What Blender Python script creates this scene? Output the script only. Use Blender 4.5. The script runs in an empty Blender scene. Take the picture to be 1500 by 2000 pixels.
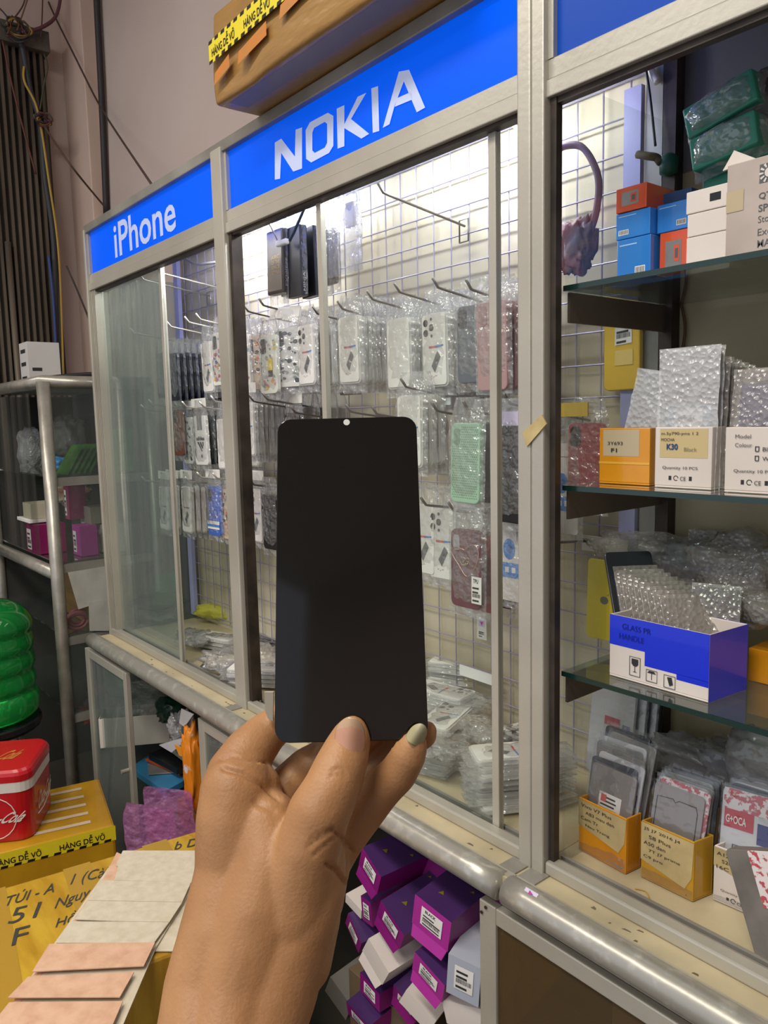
import bpy, bmesh, math, random
from mathutils import Vector, Matrix, Euler, noise
random.seed(7)
S = bpy.context.scene
COL = S.collection
R = random.uniform
# ------------------------------------------------------------------ camera
FPX = 1502.0
CX = -Vector((-1238, -152, FPX)).normalized()
CZ = -Vector((290, 12480, FPX)).normalized()
CZ = (CZ - CX * CZ.dot(CX)).normalized()
CY = CZ.cross(CX)
CAM = Vector((0, -0.84, 1.5))
def ray(px, py):
    v = Vector((px - 750, py - 1000, FPX))
    return Vector((CX.dot(v), CY.dot(v), CZ.dot(v)))
def P(px, py, ax, val):
    r = ray(px, py)
    return CAM + r * ((val - CAM[ax]) / r[ax])
def PD(px, py, depth):
    return CAM + ray(px, py) * (depth / FPX)
RT, DN, FW = [Vector((CX[i], CY[i], CZ[i])) for i in range(3)]
def zat(x, y, py):
    a = Vector((x, y, 0)) - CAM
    k = (py - 1000) / FPX
    return (k * a.dot(FW) - a.dot(DN)) / (DN.z - k * FW.z)
cd = bpy.data.cameras.new('camera'); cam = bpy.data.objects.new('camera', cd); COL.objects.link(cam)
cam.matrix_world = Matrix(((RT.x, -DN.x, -FW.x, CAM.x), (RT.y, -DN.y, -FW.y, CAM.y), (RT.z, -DN.z, -FW.z, CAM.z), (0, 0, 0, 1)))
cd.sensor_fit = 'VERTICAL'; cd.sensor_height = 24; cd.lens = FPX / 2000 * 24; cd.clip_start = 0.02; cd.clip_end = 50
S.camera = cam
# ------------------------------------------------------------------ world, lights, exposure
W = bpy.data.worlds.new('street_light'); S.world = W; W.use_nodes = True
W.node_tree.nodes['Background'].inputs[0].default_value = (0.80, 0.86, 1.0, 1)
W.node_tree.nodes['Background'].inputs[1].default_value = 0.6
S.view_settings.view_transform = 'Standard'; S.view_settings.look = 'None'
S.view_settings.gamma = 1; S.view_settings.use_curve_mapping = False
S.view_settings.exposure = 0.35
S.cycles.transparent_max_bounces = 48; S.cycles.max_bounces = 10
def area(name, loc, sx, sy, power, col, rot=(0, 0, 0)):
    l = bpy.data.lights.new(name, 'AREA'); l.shape = 'RECTANGLE'; l.size = sx; l.size_y = sy
    l.energy = power; l.color = col
    o = bpy.data.objects.new(name, l); COL.objects.link(o); o.location = loc; o.rotation_euler = rot
    return o
area('ceiling_light', (-0.4, -1.6, 3.6), 1.5, 0.35, 48, (1.0, 0.93, 0.82))
area('ceiling_light', (-2.3, -1.9, 3.6), 1.5, 0.35, 26, (1.0, 0.93, 0.84))
area('ceiling_light', (0.1, -3.1, 3.6), 1.5, 0.35, 40, (1.0, 0.94, 0.84))
# ------------------------------------------------------------------ materials
def hx(h):
    h = h.lstrip('#'); c = [int(h[i:i + 2], 16) / 255 for i in (0, 2, 4)]
    return tuple(x / 12.92 if x <= .04045 else ((x + .055) / 1.055) ** 2.4 for x in c) + (1,)
_m = {}
def mat(name, col='#888888', rough=.5, metal=0.0, col2=None, vs=8.0, bump=0.0, bs=40.0, spec=.5, emit=0, emc=None, coat=0, sub=0, stretch=None, lo=.35, hi=.7, detail=4):
    if name in _m: return _m[name]
    m = bpy.data.materials.new(name); m.use_nodes = True; nt = m.node_tree; b = nt.nodes['Principled BSDF']
    c = hx(col); b.inputs['Base Color'].default_value = c
    b.inputs['Roughness'].default_value = rough; b.inputs['Metallic'].default_value = metal
    b.inputs['Specular IOR Level'].default_value = spec; b.inputs['Coat Weight'].default_value = coat
    if sub:
        b.inputs['Subsurface Weight'].default_value = sub; b.inputs['Subsurface Radius'].default_value = (.01, .004, .002); b.inputs['Subsurface Scale'].default_value = .4
    tc = nt.nodes.new('ShaderNodeTexCoord'); src = tc.outputs['Object']
    if stretch:
        mp = nt.nodes.new('ShaderNodeMapping'); mp.inputs['Scale'].default_value = stretch; nt.links.new(src, mp.inputs[0]); src = mp.outputs[0]
    if col2:
        n = nt.nodes.new('ShaderNodeTexNoise'); n.inputs['Scale'].default_value = vs; n.inputs['Detail'].default_value = detail
        nt.links.new(src, n.inputs['Vector'])
        r = nt.nodes.new('ShaderNodeValToRGB'); r.color_ramp.elements[0].position = lo; r.color_ramp.elements[1].position = hi
        r.color_ramp.elements[0].color = c; r.color_ramp.elements[1].color = hx(col2)
        nt.links.new(n.outputs['Fac'], r.inputs[0]); nt.links.new(r.outputs[0], b.inputs['Base Color'])
    if bump:
        n = nt.nodes.new('ShaderNodeTexNoise'); n.inputs['Scale'].default_value = bs; n.inputs['Detail'].default_value = 3
        nt.links.new(src, n.inputs['Vector'])
        bp = nt.nodes.new('ShaderNodeBump'); bp.inputs['Strength'].default_value = min(1, bump); bp.inputs['Distance'].default_value = .004 * max(1, bump)
        nt.links.new(n.outputs['Fac'], bp.inputs['Height']); nt.links.new(bp.outputs[0], b.inputs['Normal'])
    if emit:
        b.inputs['Emission Color'].default_value = hx(emc or col); b.inputs['Emission Strength'].default_value = emit
    _m[name] = m; return m
def glass(name, tint=(1, 1, 1), refl=1.0, rough=.0, haze=0.0, hazec=(.8, .82, .8), bump=0, bs=30, vor=False, ior=1.5):
    """thin clear sheet: straight-through light, surface reflection, optional dust film"""
    if name in _m: return _m[name]
    m = bpy.data.materials.new(name); m.use_nodes = True; nt = m.node_tree; N = nt.nodes; L = nt.links
    N.remove(N['Principled BSDF']); out = N['Material Output']
    tr = N.new('ShaderNodeBsdfTransparent'); tr.inputs[0].default_value = tint + (1,)
    gl = N.new('ShaderNodeBsdfGlossy'); gl.inputs['Roughness'].default_value = rough
    lw = N.new('ShaderNodeLayerWeight'); pw = N.new('ShaderNodeMath'); pw.operation = 'POWER'; pw.inputs[1].default_value = 5; L.new(lw.outputs['Facing'], pw.inputs[0])
    fr = N.new('ShaderNodeMath'); fr.operation = 'MULTIPLY_ADD'; fr.inputs[1].default_value = .95; fr.inputs[2].default_value = .045; L.new(pw.outputs[0], fr.inputs[0])
    mu = N.new('ShaderNodeMath'); mu.operation = 'MULTIPLY'; mu.use_clamp = True; mu.inputs[1].default_value = refl; L.new(fr.outputs[0], mu.inputs[0])
    mx = N.new('ShaderNodeMixShader'); L.new(mu.outputs[0], mx.inputs[0]); L.new(tr.outputs[0], mx.inputs[1]); L.new(gl.outputs[0], mx.inputs[2])
    last = mx
    if haze:
        df = N.new('ShaderNodeBsdfDiffuse'); df.inputs[0].default_value = hazec + (1,)
        m2 = N.new('ShaderNodeMixShader'); m2.inputs[0].default_value = haze
        L.new(mx.outputs[0], m2.inputs[1]); L.new(df.outputs[0], m2.inputs[2]); last = m2
    if bump:
        tc = N.new('ShaderNodeTexCoord')
        n = N.new('ShaderNodeTexVoronoi' if vor else 'ShaderNodeTexNoise'); n.inputs['Scale'].default_value = bs
        L.new(tc.outputs['Object'], n.inputs['Vector'])
        bp = N.new('ShaderNodeBump'); bp.inputs['Strength'].default_value = 1; bp.inputs['Distance'].default_value = bump
        L.new(n.outputs[0], bp.inputs['Height']); L.new(bp.outputs[0], gl.inputs['Normal'])
        if haze: L.new(bp.outputs[0], df.inputs['Normal'])
    L.new(last.outputs[0], out.inputs[0]); _m[name] = m; return m
ALU = mat('aluminium', '#c3bfb2', .38, .35, '#a8a498', 3, .08, 120, stretch=(1, 1, 1))
ALUD = mat('weathered_aluminium', '#a5a39b', .42, .35, '#7f7c75', 6, .1, 90)
ALUT = mat('scratched_tube', '#aeaba1', .32, .5, '#c9c6bc', 45, .08, 60, lo=.52, hi=.72, detail=9)
ALUP = mat('round_tube', '#b3afa4', .34, .5, '#99958b', 20, .1, 60)
CHAN = mat('dark_channel', '#4a4038', .45, .4, '#2c2622', 20)
LAM = mat('cream_laminate', '#c4b796', .4, 0, '#a3977a', 9, .1, 60, lo=.42, hi=.8)
STAIN = mat('dark_stain', '#6a5f4c', .6)
BACK = mat('back_board', '#d2c8ae', .6, 0, '#b3a688', 3, .2, 12, stretch=(.6, 1, 3))
BOARD2 = mat('plywood_back', '#b6aa8c', .6, 0, '#a09374', 4, .1, 20, stretch=(1, 1, 2))
GRID = mat('grid_wire', '#a39db0', .4, .3)
LILAC = mat('lilac_frame', '#a9abd6', .5)
HOOK = mat('hook_metal', '#77716b', .35, .85)
HOOKL = mat('bright_hook_metal', '#c9c6c0', .3, .8)
WALL = mat('wall_paint', '#c3b3ab', .8, 0, '#b9a79f', 1.5, .1, 30)
CAST = mat('cream_wall_paint', '#cbb3a5', .8, 0, '#bda193', 2)
GL = glass('pane_glass', (.96, .98, .965), 1.0, .0, .012)
GLD = glass('dusty_glass', (.86, .91, .88), 1.5, .02, .12, (.50, .56, .54))
GLS = glass('shelf_glass', (.80, .88, .85), 1.6, .01, .02)
GLE = mat('glass_edge', '#0f2c26', .2, 0, spec=.8)
BAG = glass('clear_bag', (.97, .97, .97), 3.0, .13, .09, (.95, .95, .95), .012, 60)
BAG2 = glass('loose_clear_bag', (.93, .93, .93), 3.0, .12, .16, (.92, .92, .92), .014, 50)
BAGP = glass('pink_bag_film', (.80, .50, .72), 2.6, .12, .38, (.60, .22, .50), .01, 40)
BAGY = glass('yellow_bag_film', (.95, .93, .35), 1.8, .12, .45, (.85, .80, .12), .01, 40)
BUB = glass('bubble_wrap', (.82, .81, .79), 2.6, .14, .34, (.52, .48, .44), .0025, 150, True)
BUBL = glass('bright_bubble_wrap', (.88, .89, .9), 2.6, .16, .5, (.72, .73, .74), .0025, 150, True)
WHITE = mat('white_card', '#eceae6', .6, 0, '#d3cec6', 10)
CLR = glass('clear_case_plastic', (.95, .95, .94), 1.8, .08, .50, (.93, .92, .89))
BLACK = mat('black_plastic', '#15161a', .3)
INK = mat('ink', '#2a2a2c', .7)
GREY = mat('printed_grey', '#55575a', .5)
BLUEP = mat('blue_print', '#3f7fc8', .5)
REDP = mat('red_print', '#c05048', .5)
TAPEB = mat('brown_taped_carton', '#a8823f', .28, 0, '#8a662e', 6, .6, 25, coat=.3)
TAPEY = mat('yellow_taped_carton', '#c99a22', .25, 0, '#a87818', 5, .4, 22, coat=.4, stretch=(1, 1, 1))
TAPEO = mat('orange_tape', '#d8921a', .25, 0, '#c07a10', 9, .3, 30, coat=.4)
YEL = mat('yellow_tape', '#e3d02a', .35)
PURP = mat('purple_card', '#8a1a78', .35, 0, '#7a1268', 5)
PURPD = mat('dark_purple_card', '#45285e', .35, 0, '#33204a', 8)
MAG = mat('magenta_card', '#a82c92', .4)
GOLD = mat('gold_print', '#9a8a30', .35, .5)
SILV = mat('silver_sheet', '#9b9a98', .3, .3, '#7c7b78', 10, .3, 40)
# ------------------------------------------------------------------ builders
def tag(o, label=None, cat=None, group=None, kind=None):
    if label: o['label'] = label
    if cat: o['category'] = cat
    if group: o['group'] = group
    if kind: o['kind'] = kind
    return o
def thing(name, label, cat, loc=(0, 0, 0), group=None, rot=None):
    o = bpy.data.objects.new(name, None); COL.objects.link(o); o.location = loc; o.empty_display_size = .02
    if rot: o.rotation_euler = rot
    return tag(o, label, cat, group)
class MB:
    def __init__(s): s.v = []; s.f = []; s.m = []; s.mats = []
    def mi(s, m):
        if m not in s.mats: s.mats.append(m)
        return s.mats.index(m)
    def add(s, vs, fs, m, M=None):
        k = len(s.v); i = s.mi(m)
        s.v += [tuple(M @ Vector(p)) if M else tuple(p) for p in vs]
        for f in fs: s.f.append([k + a for a in f]); s.m.append(i)
        return s
    def obox(s, o, a, b, c, m, M=None):
        o, a, b, c = map(Vector, (o, a, b, c))
        vs = [o, o + a, o + a + b, o + b, o + c, o + a + c, o + a + b + c, o + b + c]
        fs = [(0, 3, 2, 1), (4, 5, 6, 7), (0, 1, 5, 4), (1, 2, 6, 5), (2, 3, 7, 6), (3, 0, 4, 7)]
        if a.cross(b).dot(c) < 0: fs = [f[::-1] for f in fs]
        return s.add(vs, fs, m, M)
    def box(s, lo, hi, m, M=None):
        lo = Vector(lo); hi = Vector(hi); d = hi - lo
        return s.obox(lo, (d.x, 0, 0), (0, d.y, 0), (0, 0, d.z), m, M)
    def poly(s, pts, m, M=None): return s.add(pts, [tuple(range(len(pts)))], m, M)
    def prism(s, pts, d, m, M=None):
        n = len(pts); d = Vector(d); a = [Vector(p) for p in pts]; b = [p + d for p in a]
        nr = Vector((0, 0, 0))
        for i in range(n): nr += a[i].cross(a[(i + 1) % n])
        fs = [tuple(range(n))[::-1], tuple(range(n, 2 * n))] + [(i, (i + 1) % n, n + (i + 1) % n, n + i) for i in range(n)]
        if nr.dot(d) < 0: fs = [f[::-1] for f in fs]
        return s.add(a + b, fs, m, M)
    def tube(s, pts, r, m, n=8, M=None, cap=True):
        pts = [Vector(p) for p in pts]; rs = r if isinstance(r, (list, tuple)) else [r] * len(pts)
        vs = []; fs = []; up = None
        for i, p in enumerate(pts):
            t = (pts[min(i + 1, len(pts) - 1)] - pts[max(i - 1, 0)]).normalized()
            if up is None: up = t.orthogonal().normalized()
            u = (up - t * up.dot(t)).normalized(); up = u; w = t.cross(u)
            for k in range(n):
                a = 2 * math.pi * k / n; vs.append(p + (u * math.cos(a) + w * math.sin(a)) * rs[i])
        for i in range(len(pts) - 1):
            for k in range(n): fs.append((i * n + k, i * n + (k + 1) % n, (i + 1) * n + (k + 1) % n, (i + 1) * n + k))
        if cap: fs += [tuple(range(n))[::-1], tuple(range((len(pts) - 1) * n, len(pts) * n))]
        return s.add(vs, fs, m, M)
    def lathe(s, prof, o, m, n=32, M=None):
        o = Vector(o); vs = []; fs = []
        for r, z in prof:
            for k in range(n):
                a = 2 * math.pi * k / n; vs.append(o + Vector((r * math.cos(a), r * math.sin(a), z)))
        for i in range(len(prof) - 1):
            for k in range(n): fs.append((i * n + k, i * n + (k + 1) % n, (i + 1) * n + (k + 1) % n, (i + 1) * n + k))
        fs += [tuple(range(n))[::-1], tuple(range((len(prof) - 1) * n, len(prof) * n))]
        return s.add(vs, fs, m, M)
    def build(s, name, parent=None, smooth=False, bevel=0, world=True, sub=0):
        me = bpy.data.meshes.new(name); me.from_pydata(s.v, [], s.f)
        for m in s.mats: me.materials.append(m)
        me.polygons.foreach_set('material_index', s.m)
        if smooth: me.polygons.foreach_set('use_smooth', [True] * len(s.f))
        me.update()
        o = bpy.data.objects.new(name, me); COL.objects.link(o)
        if parent:
            o.parent = parent
            if world:
                T = Matrix.Translation(parent.location) @ parent.rotation_euler.to_matrix().to_4x4() if parent.type == 'EMPTY' else Matrix.Identity(4)
                o.matrix_parent_inverse = T.inverted()
        if bevel:
            b = o.modifiers.new('bevel', 'BEVEL'); b.width = bevel; b.segments = 2; b.limit_method = 'ANGLE'
        if sub:
            b = o.modifiers.new('sub', 'SUBSURF'); b.levels = b.render_levels = sub
        return o
_tc = {}
def text_mesh(s, bold=0.0, ext=0.0):
    k = (s, bold, ext)
    if k not in _tc:
        c = bpy.data.curves.new('t', 'FONT'); c.body = s; c.size = 1; c.offset = bold; c.resolution_u = 3; c.extrude = ext
        o = bpy.data.objects.new('t', c); COL.objects.link(o)
        dg = bpy.context.evaluated_depsgraph_get()
        me = bpy.data.meshes.new_from_object(o.evaluated_get(dg)); bpy.data.objects.remove(o)
        vs = [v.co.copy() for v in me.vertices]; fs = [tuple(p.vertices) for p in me.polygons]; bpy.data.meshes.remove(me)
        xs = [v.x for v in vs]; ys = [v.y for v in vs]
        _tc[k] = (vs, fs, min(xs), max(xs), min(ys), max(ys))
    return _tc[k]
def lettering(mb, s, o, right, up, m, bold=0.0):
    """text stretched into the parallelogram o, right, up; floats .4 mm off the face"""
    vs, fs, x0, x1, y0, y1 = text_mesh(s, bold)
    o, right, up = Vector(o), Vector(right), Vector(up); nr = right.cross(up).normalized() * .0004
    mb.add([o + right * ((v.x - x0) / (x1 - x0)) + up * ((v.y - y0) / (y1 - y0)) + nr for v in vs], fs, m)
def quadf(o, right, up, u0, v0, u1, v1, off=.0003):
    o, right, up = Vector(o), Vector(right), Vector(up); nr = right.cross(up).normalized() * off
    return [o + right * u + up * v + nr for u, v in ((u0, v0), (u1, v0), (u1, v1), (u0, v1))]
def label_sheet(mb, o, right, up, u0, v0, u1, v1, head=None, lines=4, m=WHITE, bar=True):
    """small printed sticker on a face"""
    q = quadf(o, right, up, u0, v0, u1, v1, .0004); mb.poly(q, m)
    oo = q[0]; rr = q[1] - q[0]; uu = q[3] - q[0]
    if head: lettering(mb, head, oo + rr * .18 + uu * .76, rr * .5, uu * .16, INK, .02)
    top = .70 if head else .92
    for i in range(lines):
        v = top - (i + 1) * (top - .08) / lines
        if bar and i == lines // 2:
            k = 0.1
            while k < .9:
                wd = R(.008, .03); mb.poly(quadf(oo, rr, uu, k, v, min(.92, k + wd), v + (top - .08) / lines * .9, .0003), INK); k += wd + R(.01, .03)
        else: mb.poly(quadf(oo, rr, uu, .1, v, R(.6, .92), v + (top - .08) / lines * .45, .0003), INK)
def smooth_path(pts, n=6):
    pts = [Vector(p) for p in pts]; out = []
    for i in range(len(pts) - 1):
        p0 = pts[max(i - 1, 0)]; p1 = pts[i]; p2 = pts[i + 1]; p3 = pts[min(i + 2, len(pts) - 1)]
        for k in range(n):
            t = k / n
            out.append(.5 * ((2 * p1) + (p2 - p0) * t + (2 * p0 - 5 * p1 + 4 * p2 - p3) * t * t + (3 * p1 - p0 - 3 * p2 + p3) * t ** 3))
    return out + [pts[-1]]
def copy_tree(o, parent=None):
    c = o.copy(); COL.objects.link(c)
    if parent: c.parent = parent
    for ch in o.children: copy_tree(ch, c)
    return c
# ================================================================== ROOM
def struct(mb, name, **k): return tag(mb.build(name, **k), kind='structure')
struct(MB().box((-3.55, -3.6, -.05), (2.6, .45, 0), mat('floor_tile', '#5a544c', .35, 0, '#48433c', 3)), 'floor')
struct(MB().box((-3.6, .40, 0), (2.6, .46, 3.75), WALL), 'wall_back')
struct(MB().box((-3.62, -3.6, 0), (-3.55, .40, 3.75), WALL), 'wall_left')
struct(MB().box((2.6, -3.6, 0), (2.66, .46, 3.75), WALL), 'wall_right')
struct(MB().box((-3.62, -3.6, 3.75), (2.66, .46, 3.8), mat('ceiling_paint', '#cfcac0', .8)), 'ceiling')
struct(MB().box((-3.55, .34, 0), (-3.30, .40, 3.75), CAST), 'trim_1', bevel=.004)
# folding shutter against the left wall
t = thing('folding_shutter', 'brown folding metal shutter pushed together against left wall', 'shutter', (-3.5, -.2, 0))
SH = mat('shutter_steel', '#6b6154', .5, .2, '#4b4238', 5, .2, 20, stretch=(1, 1, .3)); SHD = mat('shutter_steel_dark', '#3a342e', .5, .2)
mb = MB()
y = -.95
while y < .235:
    mb.box((-3.50, y, .02), (-3.462, y + .011, 3.02), SH); mb.box((-3.50, y + .011, .02), (-3.488, y + .026, 3.02), SHD)
    y += .026
mb.build('panels', t)
mb = MB()
for k in range(9):
    yy = -.80 + k * .105; mb.tube([(-3.452, yy, .02), (-3.452, yy, 2.25)], .012, SH, 8)
mb.build('bars', t, smooth=True)
MB().box((-3.52, -.98, 3.02), (-3.43, .255, 3.10), mat('rail_rust', '#5f584e', .6, .2, '#403a34', 8)).build('top_rail', t, bevel=.003)
# wires
def cable(pts, r, colr, label, name='cable', n=6, cat='cable', group=None, m=None):
    o = MB().tube(smooth_path(pts, n), r, m or mat('wire_' + colr.strip('#'), colr, .6), 6).build(name, smooth=True)
    return tag(o, label, cat, group)
q = lambda l, ax, v: [P(a, b, ax, v) for a, b in l]
cable([P(187, -120, 1, .38), P(189, 0, 1, .38), P(198, 180, 1, .38), P(208, 420, 1, .385)], .014, '#2b2529', 'thick black conduit running down the wall to the small lit sign', 'conduit')
cable([P(173, -120, 1, .39), P(175, 0, 1, .39), P(190, 200, 1, .39), P(203, 400, 1, .39)], .004, '#4a3430', 'thin brown wire running down wall just left of the thick conduit')
cable([P(80, -60, 1, .30), P(93, 0, 1, .30), P(150, 118, 1, .31), P(200, 215, 1, .32), P(300, 366, 1, .05)], .0035, '#3a2a26', 'long black wire slanting down across the conduit to the cabinet top')
cable([P(85, 245, 1, .1), P(140, 325, 1, .12), P(203, 402, 1, .3)], .0035, '#4a3228', 'short thin wire slanting from shutter edge to foot of the conduit')
cable([P(130, 520, 1, .1), P(150, 565, 1, .1), P(176, 628, 1, .03)], .0035, '#2e2826', 'thin wire slanting down wall to left corner of the cabinet')
cable([P(122, -40, 0, -3.40), P(112, 25, 0, -3.40), P(85, 52, 0, -3.40), P(42, 64, 0, -3.40)], .007, '#5a3038', 'thick maroon cable curving above the shutter top rail')
cable([P(84, -30, 0, -3.40), P(82, 40, 0, -3.40), P(79, 75, 0, -3.41)], .003, '#4a2c2c', 'thin straight wire dropping onto right end of shutter rail')
cable([P(55, -30, 0, -3.40), P(45, 10, 0, -3.40), P(25, 40, 0, -3.40), P(20, 58, 0, -3.41)], .003, '#4a3a38', 'thin dark wire coming down to the knot above the shutter')
cable([P(62, -30, 0, -3.39), P(50, 10, 0, -3.39), P(38, 45, 0, -3.39), P(33, 60, 0, -3.39)], .003, '#6a4a38', 'thin brown wire coming down beside the knot above the shutter')
cable([P(-20, 0, 0, -3.40), P(5, 22, 0, -3.40), P(20, 42, 0, -3.40)], .003, '#3a3234', 'thin wire reaching the knot from the left frame edge')
cable([P(35, 62, 0, -3.40), P(45, 100, 0, -3.42), P(60, 180, 0, -3.42), P(78, 240, 0, -3.42), P(88, 350, 0, -3.42), P(105, 480, 0, -3.42), P(112, 740, 0, -3.42)], .012, '#2c2e34', 'thick black cable bundle running down the front of the shutter')
cable([P(47, 130, 0, -3.41), P(48, 160, 0, -3.41), P(74, 218, 0, -3.41), P(95, 350, 0, -3.41), P(115, 500, 0, -3.41), P(124, 740, 0, -3.41)], .005, '#a8883a', 'yellow wire hanging down the shutter beside black cable bundle')
cable([P(5, 80, 0, -3.42), P(22, 160, 0, -3.42), P(45, 250, 0, -3.42), P(70, 340, 0, -3.42)], .004, '#5a2a24', 'dark red wire crossing the upper shutter panels')
cable([P(86, 105, 0, -3.41), P(93, 130, 0, -3.40), P(86, 165, 0, -3.41), P(78, 215, 0, -3.41)], .0035, '#3a3e30', 'dark green wire loop bulging at right edge of the shutter')
cable([P(95, 500, 0, -3.40), P(105, 600, 0, -3.40), P(112, 740, 0, -3.40)], .006, '#2c3f78', 'blue cable on lower part of the shutter')
def knot(px, py, label, sz=1):
    mb = MB(); c = P(px, py, 0, -3.39)
    for k in range(5):
        pts = [c + Vector((R(-.01, .02), math.cos(a) * .045 * sz * R(.5, 1.5), math.sin(a) * .03 * sz * R(.5, 1.6))) for a in [j * .9 + k for j in range(8)]]
        mb.tube(smooth_path(pts, 3), .004, mat('knot_wire%d' % k, ['#38343a', '#8a6a20', '#4a4238', '#2c2a30', '#5a2a24'][k], .6), 5)
    tag(mb.build('wire_knot', smooth=True), label, 'wire')
knot(33, 58, 'tangle of wires tied on top rail of the shutter')
knot(82, 235, 'small dark wire tangle on right edge of the shutter', .6)
# ================================================================== MAIN CABINETS
XL, XM0, XM1, XR0, XR, XE = -2.41, -1.578, -1.532, -.713, -.690, .20
cabA = thing('display_cabinet', 'long aluminium and glass display cabinet with two lit blue signs', 'cabinet', (-1.55, 0, 0))
cabB = thing('display_cabinet', 'right hand glass display cabinet with glass shelves of boxed parts', 'cabinet', (-.2, 0, 0))
SIGN_A = mat('blue_sign_lit', '#0040c0', .4, emit=.45, emc='#0064ff', spec=.1)
SIGN_B = mat('unlit_sign_glow', '#0a44a8', .4, emit=.05, emc='#0a50c0', spec=.2)  # unlit sign, with a faint blue glow added to its material
SGL = mat('white_sign_letters', '#b9c4e4', .4, emit=.16, emc='#b8c8f0')
ZS0, ZS1, ZT, ZH = 1.952, 2.072, 2.095, 1.905
def cab(t, x0, x1, posts, signs, openings):
    mb = MB()
    mb.box((x0, -.012, ZS1), (x1, .02, ZT), ALUD); mb.box((x0, .02, ZS1 + .015), (x1, .31, ZT), ALUD)
    mb.build('top_cap', t, bevel=.002)
    mb = MB(); mb.box((x0, -.006, ZH + .022), (x1, .02, ZS0), ALU); mb.build('header_rail', t, bevel=.0015)
    mb = MB(); mb.box((x0, -.010, ZH), (x1, .012, ZH + .021), ALU); mb.build('header_trim', t, bevel=.0015)
    for k, (a, b) in enumerate(signs):
        mb = MB(); mb.box((a, .001, ZS0), (b, .006, ZS1), SIGN_A if t is cabA else SIGN_B)
        sp = mb.build('sign_panel', t)
        for lo, hi in (((a - .008, -.007, ZS0), (a, .008, ZS1)), ((b, -.007, ZS0), (b + .008, .008, ZS1))): MB().box(lo, hi, ALU).build('sign_frame', t)
        yield sp
    for a, b in posts:
        MB().box((a, -.016, .838), (b, .022, ZS1 + .01), ALU).build('post', t, bevel=.0025)
for i, sp in enumerate(cab(cabA, XL, XR, [(XL, XL + .014), (XM0, XM1), (XR0 , XR)], [(-2.388, XM0 - .008), (XM1 + .008, XR0 - .004)], 0)):
    mb = MB()
    if i == 0:
        c = [P(226, 508, 1, 0), P(341, 452, 1, 0)]
        lettering(mb, 'iPhone', (c[0].x, -.0006, 1.966), (c[1].x - c[0].x + .012, 0, 0), (0, 0, .092), SGL, .014)
    else:
        def pl(pts, *holes): return [P(x / 2.1429 + 400, y / 2.1429, 1, -.0006) for x, y in pts]
        L = [[(293, 597), (320, 580), (377, 655), (380, 543), (407, 533), (407, 705), (370, 718), (320, 640), (315, 748), (293, 752)],
             [(552, 455), (584, 440), (584, 612), (556, 622)], [(584, 520), (640, 405), (676, 388), (612, 498), (688, 560), (655, 580), (584, 536)],
             [(697, 370), (725, 360), (730, 548), (703, 556)],
             [(812, 300), (855, 292), (922, 450), (887, 470), (866, 418), (800, 447), (773, 520), (745, 535)]]
        def flip(p): return p[::-1]
        for k, p in enumerate(L[:4]):
            w = pl(p); mb.poly(w, SGL)
        def qd(a, b, c_, d): mb.poly(pl([a, b, c_, d]), SGL)
        # O ring
        out = [(422, 545), (440, 512), (515, 472), (538, 485), (538, 610), (520, 640), (445, 680), (424, 665)]
        inn = [(450, 555), (458, 535), (502, 510), (512, 518), (512, 598), (502, 618), (460, 640), (450, 630)]
        for k in range(8): qd(out[k], out[(k + 1) % 8], inn[(k + 1) % 8], inn[k])
        # A
        mb.poly(pl([(812, 300), (833, 340), (793, 447), (773, 520), (745, 535)]), SGL); mb.poly(pl([(812, 300), (855, 292), (922, 450), (887, 470), (833, 340)]), SGL)
        qd((806, 410), (862, 385), (872, 415), (795, 447))
    mb.build('lettering', sp)
for sp in cab(cabB, XR + .001, XE, [(XR + .001, -.668), (XE - .03, XE)], [(-.660, XE - .038)], 0): pass
MB().box((XR + .024, -.004, .86), (-.657, .008, ZH), CHAN).build('inner_channel', cabB)
MB().box((XM1, -.004, .86), (XM1 + .012, .022, ZH), CHAN).build('inner_channel', cabA)
mb = MB()
for k in range(3): mb.box((XL + .016 + k * .012, -.006, .86), (XL + .022 + k * .012, .02, ZH), ALU)
mb.build('edge_profile', cabA)
MB().box((-.668, -.002, ZH - .008), (XE, .010, ZH), CHAN).build('top_channel', cabB)
MB().box((XL, -.002, ZH - .006), (XR0, .016, ZH), CHAN).build('top_channel', cabA)
# bottom rails
for t, a, b in ((cabA, XL + .01, XM0 - .001), (cabA, XM1 + .001, XR0 - .001), (cabB, -.667, XE)):
    MB().box((a, -.012, .842), (b, .010, .862), ALU).build('bottom_rail', t, bevel=.003)
    mb = MB(); mb.box((a, .011, .843), (b, .018, .856), ALUD); mb.box((a, .019, .843), (b, .024, .851), CHAN); mb.box((a, .025, .843), (b, .031, .856), ALUD); mb.build('slide_track', t)
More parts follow.
